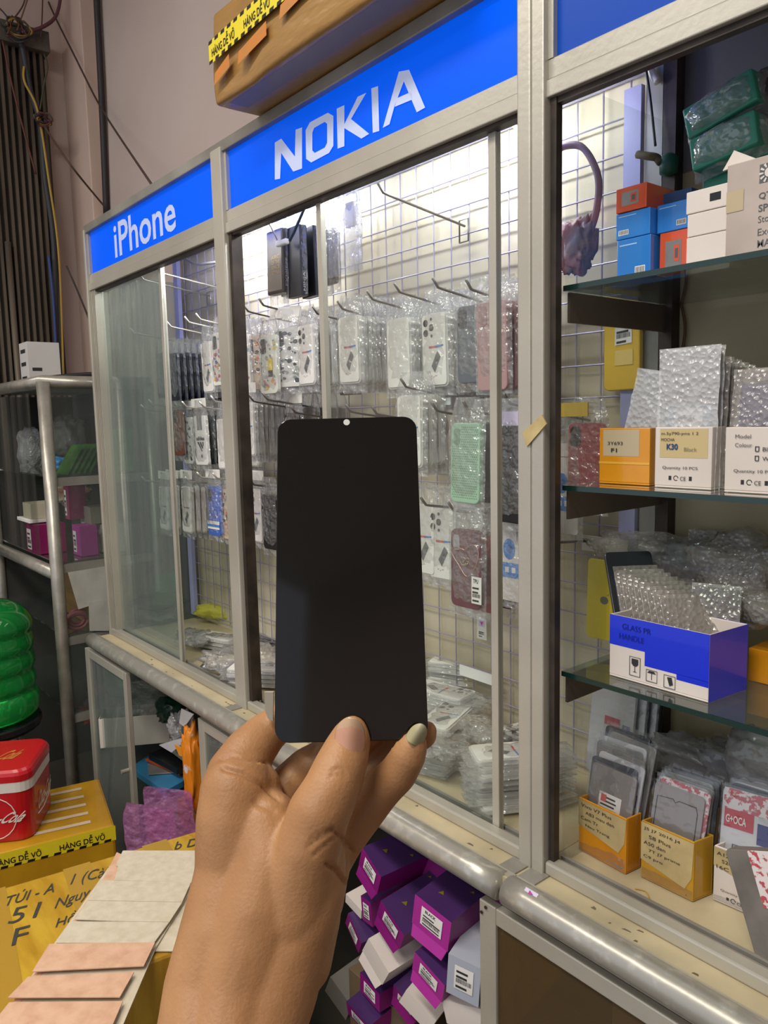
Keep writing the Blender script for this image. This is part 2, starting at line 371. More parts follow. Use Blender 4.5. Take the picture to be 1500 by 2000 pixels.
# counter tops and round nose
for t, a, b in ((cabA, XL, XR), (cabB, XR + .001, XE)):
    mb = MB(); mb.box((a, -.060, .818), (b, .305, .8415), LAM); mb.build('counter_top', t)
    pts = [(x_, -.064, .829) for x_ in [a - (.015 if a < -2 else 0) + (b - a) * k / 24 for k in range(25)]]
    MB().tube(pts, .0215, ALUT if t is cabB else ALUT, 20).build('counter_nose', t, smooth=True)
    MB().box((a, -.056, .842), (b, -.046, .8445), ALU).build('nose_flange', t)
for a, t in ((XM0, cabA), (XR0 - .012, cabA), (XR + .001, cabB)):
    MB().box((a, -.046, .8417), (a + .03, -.012, .8440), ALUD).build('joint_strip', t)
mb = MB()
for k in range(26):
    x_ = R(-2.3, -.75) if k < 17 else R(-.62, .1); y_ = R(-.042, -.018); w = R(.003, .014); mb.prism([(x_, y_, .8416), (x_ + w, y_ + R(0, .003), .8416), (x_ + w * .8, y_ + .004, .8416), (x_ + w * .2, y_ + R(.003, .006), .8416)], (0, 0, .0002), STAIN)
    if k == 16: mb.build('stains', cabA); mb = MB()
mb.build('stains', cabB)
# back boards, sides, floor of the display
MB().box((XL, .292, .842), (XR - .012, .305, ZT - .005), BACK).build('back_board', cabA)
MB().box((XR - .01, .292, .842), (XE, .305, 1.86), BOARD2).build('back_board', cabB)
MB().box((XR - .01, .292, 1.86), (XE, .305, ZT), mat('shaded_back', '#6a6a68', .7)).build('back_board', cabB)  # upper board coloured grey to paint in the shade above the shelves
MB().box((XL, .005, .842), (XL + .005, .292, ZH + .05), GLD).build('side_glass', cabA)
MB().box((-.672, .035, .842), (-.667, .270, ZH + .03), GL).build('side_glass', cabB)
MB().box((-.700, .268, .842), (-.672, .290, 2.06), ALUD).build('rear_post', cabB)
MB().box((-.671, .268, .842), (-.650, .290, 2.06), CHAN).build('rear_post', cabB)
tag(MB().box((-.735, .262, .86), (-.705, .272, 2.0), LILAC).build('grid_frame_bar'), 'pale lilac upright bar at right end of the wire grid', 'frame')
tag(MB().box((-2.400, .262, .86), (-2.372, .275, 2.03), LILAC).build('grid_frame_bar'), 'pale lilac upright bar in left rear corner of the cabinet', 'frame')
# sliding panes
def pane(t, x0, x1, y0, m, stile):
    p = MB().box((x0, y0, .856), (x1, y0 + .005, ZH - .002), m).build('glass_door', t)
    for s_ in stile: MB().box((s_, y0 - .003, .852), (s_ + .014, y0 + .009, ZH), ALU).build('stile', p, bevel=.001)
pane(cabA, XL + .03, -1.925, .013, GLD, [-1.939])
pane(cabA, -1.215, -.775, .013, GL, [-1.222, -.789])
# wire grid
mb = MB()
x_ = -2.36
while x_ < -.70: mb.tube([(x_, .280, .865), (x_, .280, 2.04)], .0016, GRID, 5); x_ += .0508
z_ = .875
while z_ < 2.05: mb.tube([(-2.395, .2768, z_), (-.71, .2768, z_)], .0016, GRID, 5); z_ += .0545
tag(mb.build('wire_grid'), 'white wire grid panel covering rear of the lit display cabinet', 'grid')
# fluorescent tubes
def tubelight(xa, xb, y_, z_, st, label):
    t = thing('fluorescent_lamp', label, 'lamp', ((xa + xb) / 2, y_, z_))
    MB().tube([(xa, y_, z_), (xb, y_, z_)], .013, mat('tube_glow%s' % st, '#ffffff', .5, emit=st, emc='#f2f6ff'), 12).build('tube', t, smooth=True)
    MB().box((xa - .02, y_ - .015, z_ + .016), (xb + .02, y_ + .015, z_ + .04), WHITE).build('lamp_body', t)
tubelight(-2.0, -1.45, .16, 1.985, 62, 'fluorescent tube behind left end of the long sign')
tubelight(-1.25, -.80, .16, 1.985, 28, 'fluorescent tube behind right end of the long sign')
# shelves of right cabinet
for z_ in (1.672, 1.404, 1.139):
    s_ = MB().box((-.664, .022, z_ - .007), (XE, .285, z_), GLS).build('glass_shelf', cabB)
    MB().box((-.664, .0205, z_ - .007), (XE, .0218, z_), GLE).build('polished_edge', s_)
    MB().box((-.664, .03, z_ - .048), (-.660, .268, z_ - .008), mat('bracket_brown', '#5b5046', .45, .3)).build('shelf_bracket', cabB)
# base cabinets below the counter
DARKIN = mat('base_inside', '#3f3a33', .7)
for t, a, b in ((cabA, XL, XR), (cabB, XR + .001, XE)):
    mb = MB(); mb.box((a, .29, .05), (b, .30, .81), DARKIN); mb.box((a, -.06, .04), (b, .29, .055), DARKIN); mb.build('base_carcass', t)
    mb = MB(); mb.box((a, -.055, 0), (b, -.04, .05), ALUD); mb.build('base_rail', t)
MB().box((XL, -.06, .05), (XL + .006, .29, .80), GLD).build('base_side', cabA)
mb = MB(); mb.box((-2.40, .085, .482), (-1.60, .28, .489), SILV); mb.box((-2.09, -.04, .395), (-1.60, .28, .402), SILV); mb.box((-2.09, -.046, .385), (-1.60, -.04, .404), ALUD); mb.build('base_shelf', cabA)
for a, t in ((-1.60, cabA),): MB().box((a, -.052, .05), (a + .02, -.034, .80), ALUD).build('base_post', t)
def lower_door(t, x0, x1, z0, z1, y_, m, label=None):
    f = MB()
    f.box((x0, y_, z0), (x0 + .032, y_ + .014, z1), ALU); f.box((x1 - .024, y_, z0), (x1, y_ + .014, z1), ALU)
    f.box((x0 + .0325, y_, z1 - .026), (x1 - .0245, y_ + .014, z1), ALU); f.box((x0 + .0325, y_, z0), (x1 - .0245, y_ + .014, z0 + .03), ALU)
    d = f.build('door', t, bevel=.0015)
    MB().box((x0 + .032, y_ + .005, z0 + .03), (x1 - .024, y_ + .009, z1 - .026), m).build('door_glass', d)
    return d
d = lower_door(cabA, P(165, 1262, 1, -.075).x, P(245, 1315, 1, -.075).x, .12, .796, -.075, GLD)
MB().tube([(-2.145, -.076, .50), (-2.145, -.098, .50)], .006, ALUT, 10).build('door_knob', d)
lower_door(cabA, P(386, 1405, 1, -.066).x, -1.30, .12, .793, -.066, GLD)
d = lower_door(cabB, P(936, 1756, 1, -.07).x, .16, .12, P(940, 1757, 1, -.07).z, -.070, glass('brown_reflecting_glass', (.55, .50, .42), 1.2, .05, .18, (.30, .2, .1)))
mb = MB()
for a, b in ((949, 1772), (941, 1781)): p = P(a, b, 1, -.0708); mb.tube([p, p + Vector((0, -.0015, 0))], .0025, CHAN, 8)
mb.build('screw', d)
# stickers on nose and posts
def sticker(px, py, ax, v, label):
    p = P(px, py, ax, v); mb = MB(); mb.poly([p + Vector(k) for k in ((-.011, -.004, -.002), (.011, -.004, -.002), (.011, .003, .003), (-.011, .003, .003))], mat('sticker_violet', '#cfc3dc', .4)); mb.poly([p + Vector(k) for k in ((-.003, -.0035, -.001), (.005, -.0018, .001), (-.003, .001, .003))], MAG)
    tag(mb.build('sticker'), label, 'sticker')
sticker(910, 1688, 1, -.070, 'small torn white sticker with violet heart on counter nose left of cabinet joint')
sticker(1037, 1745, 1, -.070, 'small white sticker with violet heart on counter nose right of cabinet joint')
c = [P(1020, 845, 1, -.0185), P(1058, 810, 1, -.0185), P(1067, 828, 1, -.0185), P(1029, 872, 1, -.0185)]
tag(MB().prism(c, (0, .002, 0), mat('old_masking_tape', '#c9b583', .7, 0, '#b09a68', 30)).build('tape_scrap'), 'scrap of old masking tape stuck across the aluminium post', 'tape')
p = P(168, 640, 1, .03)
tag(MB().box((XL - .03, .0, 1.66), (XL - .005, .06, 1.87), CAST).build('bracket_box', bevel=.004), 'beige box fixed to wall side of the cabinet left corner', 'box')
# ================================================================== HANGING STOCK
def rpts(w, h, r, n=4, cx=0, top=0):
    pts = []
    for (sx, sz, a0) in ((1, 0, 90), (1, 1, 0), (-1, 1, -90), (-1, 0, -180)):
        x = cx + sx * (w / 2 - r); z = top - r if sz == 0 else top - h + r
        for k in range(n + 1):
            a = math.radians(a0 - 90 * k / n); pts.append((x + r * math.cos(a), z + r * math.sin(a)))
    return pts
def rslab(mb, w, h, t, r, m, top=0, cx=0, y=0):
    mb.prism([(x, y - t / 2, z) for x, z in rpts(w, h, r, 4, cx, top)], (0, t, 0), m)
def disc(mb, cx, cz, r, y, m, n=12, sx=1): mb.poly([(cx + math.cos(2 * math.pi * k / n) * r * sx, y, cz + math.sin(2 * math.pi * k / n) * r) for k in range(n)], m)
CW, CH, CT = .068, .132, .009
def bag_mesh(w=.084, h=.185, t=.013, seed=0, m=BAG, amp=.005, top=.042, pin=.35, flat=False):
    rs = random.Random(seed); nx, nz = 7, 15; vs = []; fs = []
    for s_ in (-1, 1):
        for j in range(nz + 1):
            for i in range(nx + 1):
                u = i / nx; v = j / nz; ed = min(1, 5 * min(u, 1 - u)) * min(1, 4 * (1 - v) + .02)
                thick = t / 2 * (1 if flat else ed * (1 if v > .25 else .35 + 2.6 * v))
                pinch = 1 - pin * max(0, (.22 - v) / .22)
                vs.append(((u - .5) * w * pinch + rs.uniform(-amp, amp) * .3, s_ * (thick + rs.uniform(0, amp * .6) * ed), top - v * h))
    M = (nx + 1) * (nz + 1)
    for s_ in range(2):
        for j in range(nz):
            for i in range(nx):
                a = s_ * M + j * (nx + 1) + i; q_ = (a, a + 1, a + nx + 2, a + nx + 1); fs.append(q_ if s_ else q_[::-1])
    return MB().add(vs, fs, m)
def print_front(mb, y, lens=4, phone=True, W_=CW, H_=CH):
    if lens:
        spots = [(-.021, -.016), (-.021, -.034), (-.006, -.025), (-.006, -.010), (-.006, -.040)][:lens + 1] if lens == 4 else [(-.021, -.016), (-.021, -.034)]
        for k, (a, b) in enumerate(spots): disc(mb, a, b, .0065 if k < 3 else .003, y, BLACK)
    if phone:
        mb.poly([(-.014, y, -.058), (-.014, y, -.062), (.006, y, -.062), (.006, y, -.058)], REDP)
        mb.poly([(.006, y, -.058), (.006, y, -.062), (.024, y, -.060), (.024, y, -.057)], BLUEP)
        mb.poly([(.008, y, -.068), (-.008, y, -.094), (.001, y, -.106), (.017, y, -.078)], GREY)
        for k in range(3): mb.poly([(-.010 + k * .006, y, -.111 - k % 2 * .003), (-.010 + k * .006, y, -.1125 - k % 2 * .003), (-.005 + k * .006, y, -.1115)], REDP if k % 2 else GREY)
_proto = {}
def proto(kind):
    """one example of each kind; later ones are copies"""
    if kind in _proto: return _proto[kind], False
    r = bpy.data.objects.new('phone_case', None); COL.objects.link(r); r.empty_display_size = .02
    B = lambda mb, n, **k: mb.build(n, r, world=False, **k)
    bag = True
    if kind.startswith('clear') or kind.startswith('flat'):
        mb = MB(); rslab(mb, CW, CH, CT, .009, CLR); B(mb, 'case_shell', bevel=.001)
        mb = MB(); rslab(mb, CW - .008, CH - .006, .002, .006, WHITE, -.002, 0, -.0055)
        if not kind.endswith('plain'): print_front(mb, -.0068, 4 if 'cam' in kind else 0)
        B(mb, 'insert_card')
    elif kind == 'dark':
        mb = MB(); rslab(mb, CW, CH, .010, .010, mat('navy_case', '#20283c', .25)); disc(mb, -.02, -.02, .009, -.0055, BLACK); B(mb, 'case_shell', bevel=.0015, smooth=False)
    elif kind == 'green':
        mb = MB(); rslab(mb, CW, CH, .009, .010, mat('dark_green_case', '#1e3030', .25)); B(mb, 'case_shell', bevel=.0015)
    elif kind == 'logo':
        mb = MB(); rslab(mb, CW, CH, .009, .008, mat('white_case', '#e4e4e0', .35)); y = -.005
        for k in range(4): mb.poly([(-.012 + k * .007, y, 0), (-.012 + k * .007, y, -.038), (-.008 + k * .007, y, -.038), (-.008 + k * .007, y, 0)], BLACK)
        lettering(mb, 'adidas', (-.022, y, -.066), (.045, 0, 0), (0, 0, .011), BLACK, .03)
        for k in range(3): mb.poly([(-.018 + k * .013, y, -.070), (-.009 + k * .013, y, -.070), (.010 + k * .004, y, -.070 - .024 + k * .007), (.004 + k * .004, y, -.074 - .022 + k * .007)], BLACK)
        disc(mb, .004, -.108, .005, y, GREY); B(mb, 'case_shell', bevel=.001)
    elif kind in ('floral', 'petal', 'sketch', 'blue', 'cartoon', 'check'):
        base = {'floral': '#dfe3da', 'petal': '#e6e2da', 'sketch': '#e2dfd8', 'blue': '#3f66c4', 'cartoon': '#c9b49a', 'check': '#d8d8d4'}[kind]
        mb = MB(); rslab(mb, CW, CH, .009, .009, mat('case_' + kind, base, .3)); y = -.0050
        rs = random.Random(kind)
        pal = [mat('dot_%s' % c, c, .4) for c in {'floral': ['#d98d88', '#8fae94', '#c9b0c8', '#7f9aa8', '#d8c070'], 'petal': ['#c8382c', '#3c5a94', '#d8a82c', '#c87f9c', '#5f8fb0'], 'sketch': ['#8a8a88', '#b07860', '#7f9aa8'], 'blue': ['#6a3c50', '#2a4aa8', '#5f88dc', '#d8dce8'], 'cartoon': ['#3a302c', '#c8742c', '#8a8078'], 'check': ['#55585c', '#9aa09a', '#303236']}[kind]]
        for k in range(34):
            a = rs.uniform(-.027, .027); b = rs.uniform(-.120, -.012); s_ = rs.uniform(.002, .0055)
            an = rs.uniform(0, 3); mb.poly([(a + s_ * math.cos(an + t_) * (1 if i % 2 else 1.6), y - k * 1e-5, b + s_ * math.sin(an + t_)) for i, t_ in enumerate([j * 2 * math.pi / 7 for j in range(7)])], pal[k % len(pal)])
        mb.prism([(x, y - .0006, z) for x, z in rpts(.022, .034, .006, 3, -.018, -.007)], (0, .001, 0), BLACK)
        if kind == 'floral':
            mb.poly(quadf((0, y - .001, 0), (.01, 0, 0), (0, 0, .01), .2, -8.4, 1.9, -5.4), YEL); mb.poly(quadf((0, y - .0012, 0), (.01, 0, 0), (0, 0, .01), .2, -9.4, 1.9, -8.0), BLACK)
        if kind == 'blue': mb.poly(quadf((0, y - .001, 0), (.01, 0, 0), (0, 0, .01), -3.3, -11.5, 3.3, -9.3), WHITE); mb.poly(quadf((0, y - .0014, 0), (.01, 0, 0), (0, 0, .01), -3.3, -10.9, 3.3, -10.2), BLUEP)
        B(mb, 'case_shell', bevel=.001)
    elif kind == 'mint':
        mb = MB(); rslab(mb, CW, CH, .010, .011, mat('mint_case', '#a3c8ac', .5)); B(mb, 'case_shell', bevel=.002)
        mb = MB(); HO = mat('mint_hole', '#5d7f6c', .7)
        for j in range(30):
            for i in range(14):
                a = -.028 + i * .0042 + (j % 2) * .0021; b = -.007 - j * .0040
                if a < -.010 and b > -.038 or b < -.127: continue
                disc(mb, a, b, .0011, -.0052, HO, 6)
        B(mb, 'perforations')
        mb = MB(); rslab(mb, .014, .027, .002, .005, mat('mint_recess', '#7fa08a', .5), -.009, -.019, -.0048); B(mb, 'camera_cutout')
    elif kind == 'maroon':
        mb = MB(); rslab(mb, CW, CH, .010, .011, mat('maroon_case', '#6e3440', .4, 0, '#5c2834', 60)); B(mb, 'case_shell', bevel=.002)
        mb = MB(); rslab(mb, .014, .026, .002, .005, mat('lens_grey', '#a9a7ae', .25), -.010, -.020, -.0048); B(mb, 'camera_cutout')
        mb = MB(); GO = mat('gold_ring', '#d8b98a', .25, .9)
        for c0 in (-.004, .003): mb.tube([(c0 + .0065 * math.cos(a * .35 + (0 if c0 > 0 else .6)), -.0062, -.053 + .0065 * math.sin(a * .35 + .6)) for a in range(16)], .0010, GO, 5)
        mb.tube([(.003, -.0062, -.053), (.010, -.0062, -.053)], .001, GO, 5)
        B(mb, 'gold_emblem', smooth=True)
        mb = MB(); h = [(0, -.034), (.010, -.026), (.024, -.024), (.031, -.036), (.026, -.056), (.006, -.078), (-.014, -.060), (-.029, -.044), (-.029, -.034), (-.016, -.031), (0, -.034)]
        mb.tube(smooth_path([(a, -.0066, b) for a, b in h], 4), .0009, mat('pink_gold', '#e0b0a4', .25, .8), 5); B(mb, 'heart_outline', smooth=True)
        mb = MB(); label_sheet(mb, (.018, -.009, -.120), (.022, 0, 0), (0, 0, .045), 0, 0, 1, 1, 'TPU', 4); B(mb, 'price_label')
    elif kind in ('slate', 'rose', 'brown', 'blackcase', 'yellow', 'crimson', 'camblack'):
        c = {'slate': '#5c6470', 'rose': '#b58f90', 'brown': '#7a4a36', 'blackcase': '#1a1b20', 'yellow': '#d9b23c', 'crimson': '#a8404c', 'camblack': '#16171b'}[kind]
        mb = MB(); rslab(mb, CW, CH + (.01 if kind == 'rose' else 0), .010, .010, mat(kind + '_shell', c, .45 if kind != 'camblack' else .15)); B(mb, 'case_shell', bevel=.002)
        mb = MB(); rslab(mb, .020, .032, .002, .006, mat('bump_dark', '#2a3038', .25) if kind != 'rose' else mat('rose_bump', '#a88084', .4), -.006, -.019, -.0052)
        if kind == 'camblack':
            for a, b in ((-.024, -.014), (-.024, -.028), (-.013, -.014), (-.013, -.028)): disc(mb, a, b, .004, -.0064, SILV)
        if kind == 'slate':
            for a, b in ((-.021, -.015), (-.021, -.027)): disc(mb, a, b, .004, -.0064, BLACK)
        if kind != 'yellow': B(mb, 'camera_cutout')
        else:
            mb = MB(); label_sheet(mb, (-.012, -.0055, -.060), (.032, 0, .002), (0, 0, .028), 0, 0, 1, 1, None, 3); mb.poly(quadf((-.012, -.0055, -.092), (.034, 0, 0), (0, 0, .024), 0, 0, 1, 1), mat('faded_label', '#d8bc6c', .6)); mb.poly(quadf((-.010, -.0055, -.020), (.018, 0, 0), (0, 0, .014), 0, 0, 1, 1), mat('lime_tag', '#c8dc20', .5)); B(mb, 'stickers')
    elif kind == 'wallet':
        mb = MB(); mb.box((-.036, -.011, -.140), (.036, .011, 0), mat('black_leather', '#57504a', .3, 0, '#3a3430', 12)); B(mb, 'folded_cover', bevel=.003)
        mb = MB(); mb.poly(quadf((-.036, -.0112, -.140), (.072, 0, 0), (0, 0, .140), .05, .05, .95, .95), mat('smoky_window', '#8a8272', .25))
        for k, s_ in enumerate(('ARC', 'OF THE', 'SPACE', 'STYLE')): lettering(mb, s_, (-.012, -.0118, -.064 - k * .011), (.036, 0, 0), (0, 0, .008), mat('gold_letters', '#c9b070', .3, .5))
        B(mb, 'printed_front')
        mb = MB(); lettering(mb, 'EXPRESS', (.0364, -.004, -.125), (0, 0, .060), (0, .006, 0), WHITE); B(mb, 'spine_print')
    elif kind == 'blackbox':
        mb = MB(); mb.box((-.030, -.010, -.150), (.030, .010, 0), mat('black_card_box', '#2a2b30', .35)); B(mb, 'sleeve', bevel=.001)
        mb = MB()
        lettering(mb, 'NINJA', (.0304, .004, -.140), (0, 0, .040), (0, -.0075, 0), WHITE); B(mb, 'spine_print')
    elif kind == 'brownbag':
        mb = MB(); rslab(mb, .05, .125, .010, .008, mat('olive_brown_case', '#776a58', .35, 0, '#524636', 20)); B(mb, 'case_shell', bevel=.001)
    elif kind == 'adcard':
        mb = MB(); rslab(mb, .066, .150, .004, .004, mat('advert_card', '#ddd6cf', .5)); y = -.0024
        disc(mb, .000, -.066, .017, y, BLUEP, 20, .75); disc(mb, .001, -.066, .007, y - .0002, mat('deep_blue', '#1f5a9a', .5), 14)
        mb.tube([(-.030, y, -.022), (.012, y, -.022), (.017, y, -.028), (.017, y, -.052)], .0006, GREY, 4)
        rslab(mb, .013, .026, .003, .005, GREY, -.026, -.021, -.002)
        mb.poly(quadf((-.033, y, -.112), (.066, 0, 0), (0, 0, .024), 0, 0, 1, 1), BLUEP)
        for k in range(3): mb.poly(quadf((-.022 + k * .014, y - .0003, -.104), (.008, 0, 0), (0, 0, .009), 0, 0, 1, 1), WHITE)
        B(mb, 'advert_card')
    elif kind == 'pouch':
        mb = MB(); rslab(mb, .070, .15, .008, .004, mat('black_pouch', '#1c1c1f', .4, 0, '#26262a', 20)); B(mb, 'pouch', bevel=.002)
        mb = MB(); mb.box((-.035, -.006, .001), (.035, -.004, .022), mat('lavender_header', '#c9c2dc', .5)); B(mb, 'header_card')
    elif kind == 'ringbox':
        mb = MB(); mb.box((-.036, -.007, -.145), (.036, .007, 0), glass('clear_box', (.9, .9, .92), 1.5, .05, .12, (.8, .8, .82))); B(mb, 'clear_box')
        mb = MB(); rslab(mb, .055, .11, .005, .007, mat('sand_case', '#c9b9a4', .5), -.025, .004, 0); B(mb, 'case_shell')
        mb = MB(); mb.tube([(.006 + .014 * math.cos(a * .4), -.005, -.055 + .017 * math.sin(a * .4)) for a in range(17)], .0022, mat('bronze_ring', '#8a6a4c', .3, .7), 6); B(mb, 'ring_holder', smooth=True)
        mb = MB(); mb.box((-.034, -.008, -.016), (.034, -.0072, -.003), mat('pale_header', '#d8dfe4', .5)); mb.box((-.014, -.0088, -.014), (.012, -.008, -.004), BLUEP); B(mb, 'box_label'); bag = False
    if kind.endswith('hdr') or kind in ('logo', 'blue', 'check', 'camblack'):
        mb = MB(); mb.box((-.040, -.0030, .022), (.040, -.0022, .046), WHITE); B(mb, 'header_card')
    if bag and kind not in ('yellow',): B(bag_mesh(seed=len(_proto), h=.190 if kind not in ('adcard', 'pouch', 'wallet') else .205, m=BAG), 'plastic_bag', smooth=True)
    _proto[kind] = r
    return r, True
def put(kind, loc, rot, label, cat='phone case', group=None, name=None):
    r, fresh = proto(kind)
    if not fresh: r = copy_tree(r)
    r.location = loc; r.rotation_euler = rot
    if name: r.name = name
    for k in ('group',):
        if k in r: del r[k]
    return tag(r, label, cat, group)
def hook(px, py, label, y0=.06, m=HOOK, zs=None, clip=False):
    a = P(px, py, 1, y0); z = a.z - .016
    mb = MB().tube([a, (a.x, y0 + .012, z + .002), (a.x, y0 + .022, z), (a.x, .277, z - .028)], .0024, m, 6)
    z -= .028
    mb.tube([(a.x - .012, .274, z - .03), (a.x - .012, .274, z + .012), (a.x + .012, .274, z + .012), (a.x + .012, .274, z - .03), (a.x - .012, .274, z - .03)], .0018, m, 5)
    o = mb.build('display_hook', smooth=True); tag(o, label, 'hook')
    return a.x, z
def bundle(kinds, px, py, ya, yb, n, label, group=None, yaw=0, lean=0, xo=0):
    """n hanging packets, the front one with its case top centred on a pixel at depth ya"""
    a = P(px, py, 1, ya)
    for i in range(n):
        k = kinds[min(i, len(kinds) - 1)]
        y = ya + (yb - ya) * (i / max(1, n - 1))
        l = label[min(i, len(label) - 1)] if isinstance(label, list) else label
        g = None if (isinstance(label, list) and label.count(l) == 1 and i < len(label) - 1) or n == 1 else (group or l.split(',')[0])
        put(k, (a.x + xo * i + (R(-.002, .002) if i else 0), y, a.z + (R(-.003, .003) if i else 0)), (R(-.02, .02) + lean, R(-.02, .02), yaw + R(-.05, .05)), l, group=g)
# --- NOKIA bay, upper row
hk = lambda *a, **k: hook(*a, **k)
for i, (a, b, l) in enumerate([(910, 546, 'steel hook above the pink case, rightmost of the upper row'), (845, 543, 'steel hook above the dark grey case in upper row'), (770, 553, 'steel hook above clear case printed with four lenses'), (717, 568, 'steel hook third to the left of pink case, over plain clear bags'), (659, 588, 'steel hook just right of middle sash bar, upper row'),
        (783, 740, 'steel hook in middle of NOKIA bay above the clear case row'), (675, 790, 'bent steel hook just above the held screen, left of the two'), (726, 794, 'bent steel hook just above the held screen, right of the two'), (843, 786, 'steel hook left above the mint perforated case'), (905, 784, 'steel hook right above the mint perforated case'), (985, 770, 'steel hook right of the sash bar near aluminium post'),
        (505, 583, 'long steel hook under the black wallet covers'), (475, 595, 'steel hook left of the one under wallet covers'), (610, 598, 'short steel hook beside the middle sash bar'), (486, 772, 'steel hook above clear bundle in second row, left one'), (513, 768, 'steel hook above clear bundle in second row, right one'), (567, 793, 'steel hook above black square-lens case'), (487, 936, 'steel hook above black case left of held screen'),
        (822, 972, 'steel hook beside right edge of the held screen'), (876, 982, 'short steel hook below the mint case')]): hk(a, b, l)
hook(738, 358, 'long empty steel hook alone high on wire grid under NOKIA letters', y0=.06)
for a, b, l in [(254, 640, 'bright steel hook far left behind dusty sliding glass, upper row'), (325, 627, 'bright steel hook right of the left sash bar, upper row'), (360, 618, 'bright steel hook above clear packet in left bay'), (382, 612, 'bright steel hook with kinked rod in left bay'), (272, 535, 'empty bright hook near top of left bay, left one'), (308, 522, 'empty bright hook near top of left bay, right one'),
        (275, 790, 'bright hook behind dusty glass in second row, lower one'), (290, 780, 'bright hook behind dusty glass in second row, upper one'), (355, 784, 'steel hook above the striped white case'), (389, 784, 'steel hook above dark green cases'), (411, 773, 'steel hook close to the cabinet middle post'), (276, 930, 'bright hook behind dusty glass in lowest row'), (361, 931, 'steel hook above white clear bundle in lowest row'), (384, 922, 'steel hook just left of blue case'), (415, 924, 'steel hook above the blue case')]: hook(a, b, l, m=HOOKL)
bundle(['clearcam', 'clearplain'], 851, 612, .14, .255, 9, ['clear phone case printed with four lenses, front of the packets at centre of NOKIA bay', 'clear case packet hanging edge-on behind the one with four lenses'])
bundle(['clearplain'], 781, 622, .13, .26, 10, 'plain frosted phone case packet left of the one with four lenses', 'plain packets on the hook left of the four lens case')
bundle(['clear', 'clearplain'], 683, 618, .10, .26, 15, ['clear case packet with faint blue print right of middle sash bar', 'clear case packet hanging edge-on right of the middle sash bar'])
bundle(['slate'], 922, 596, .14, .16, 1, 'dark grey phone case with twin lens bump hanging left of the pink one')
bundle(['rose', 'rose', 'blackcase'], 962, 588, .10, .20, 5, ['dusty pink phone case hanging beside right sash bar', 'second pink case half hidden behind the right sash bar', 'black case hanging edge-on between sash bar and aluminium post'])
bundle(['clearcam', 'clear', 'clearplain'], 600, 634, .13, .255, 6, ['clear phone case with three large lenses left of middle sash bar', 'clear case with grey phone print just behind the three lens one', 'clear case packet edge-on just left of the middle sash bar'])
bundle(['check', 'blackcase'], 560, 640, .12, .17, 3, ['tall grey and white checked phone case with black edge', 'black case edge-on behind the checked grey one'], yaw=.5)
bundle(['floral'], 525, 655, .10, .12, 1, 'white floral phone case with yellow and black tag')
bundle(['cartoon', 'floral'], 500, 655, .14, .2, 2, ['orange and brown patterned case hanging behind the floral one', 'pale flowered case at back of the hook left of yellow tag'], yaw=.3)
bundle(['sketch', 'dark'], 475, 655, .13, .17, 3, ['white case with sketched figures right beside the middle post', 'navy case edge-on behind the sketched white case'])
bundle(['wallet'], 543, 450, .12, .15, 2, ['black wallet cover with gold lettering in cellophane, front of the pair', 'black wallet cover behind the gold lettered one'])
bundle(['blackbox'], 577, 444, .13, .165, 2, ['tall black boxed case with white spine letters, left one', 'tall black boxed case with white spine letters, right one'])
bundle(['brownbag'], 608, 445, .19, .24, 3, 'brown cased packet in crinkled film right of the black boxes', 'brown packets right of the black boxes')
# second row
bundle(['clearhdr', 'clearplain'], 485, 785, .11, .26, 11, ['clear case packet with white header left of black lens case', 'clear case packet edge-on between middle post and held screen'])
bundle(['camblack'], 574, 806, .14, .2, 1, 'black phone case with square block of four lenses above the held screen')
bundle(['brownbag'], 606, 795, .18, .26, 4, 'olive packet in smoky film just above the held screen', 'olive packets above the held screen')
bundle(['clear', 'clearplain'], 803, 772, .10, .26, 8, ['clear case packet tall beside right corner of held screen', 'clear case packet edge-on behind mint case row'])
bundle(['ringbox'], 862, 775, .16, .18, 1, 'clear boxed beige case with bronze ring holder', 'x')
bundle(['mint'], 913, 826, .07, .1, 1, 'mint green perforated phone case in clear bag')
bundle(['dark', 'green'], 950, 828, .11, .2, 4, 'dark cased packet edge-on behind the mint case', 'dark packets behind the mint case')
bundle(['pouch'], 1000, 832, .06, .1, 1, 'black fabric pouch with lavender header beside the aluminium post')
# third row
bundle(['clearcamhdr'], 501, 955, .11, .2, 1, 'white clear case with lens dots and header card left of black case')
bundle(['blackcase', 'camblack'], 527, 966, .10, .15, 2, ['glossy black phone case against left edge of held screen', 'black case hanging lower behind the glossy black one'])
bundle(['clearcam', 'clearplain'], 866, 993, .12, .2, 2, ['clear phone case with three lens dots left of the maroon case', 'clear packet behind the three-dot case near maroon case'])
bundle(['clear', 'clearplain'], 831, 985, .12, .2, 2, ['white clear packet touching right edge of the held screen', 'clear packet behind the one touching the held screen'])
bundle(['maroon'], 913, 1034, .065, .1, 1, 'maroon phone case with gold emblem and heart outline')
bundle(['crimson', 'maroon'], 945, 1046, .11, .15, 2, ['dark red case behind the maroon one with price label', 'lower maroon case peeking below the price label'])
bundle(['adcard'], 996, 992, .085, .15, 1, 'white advert card with blue circle and blue band')
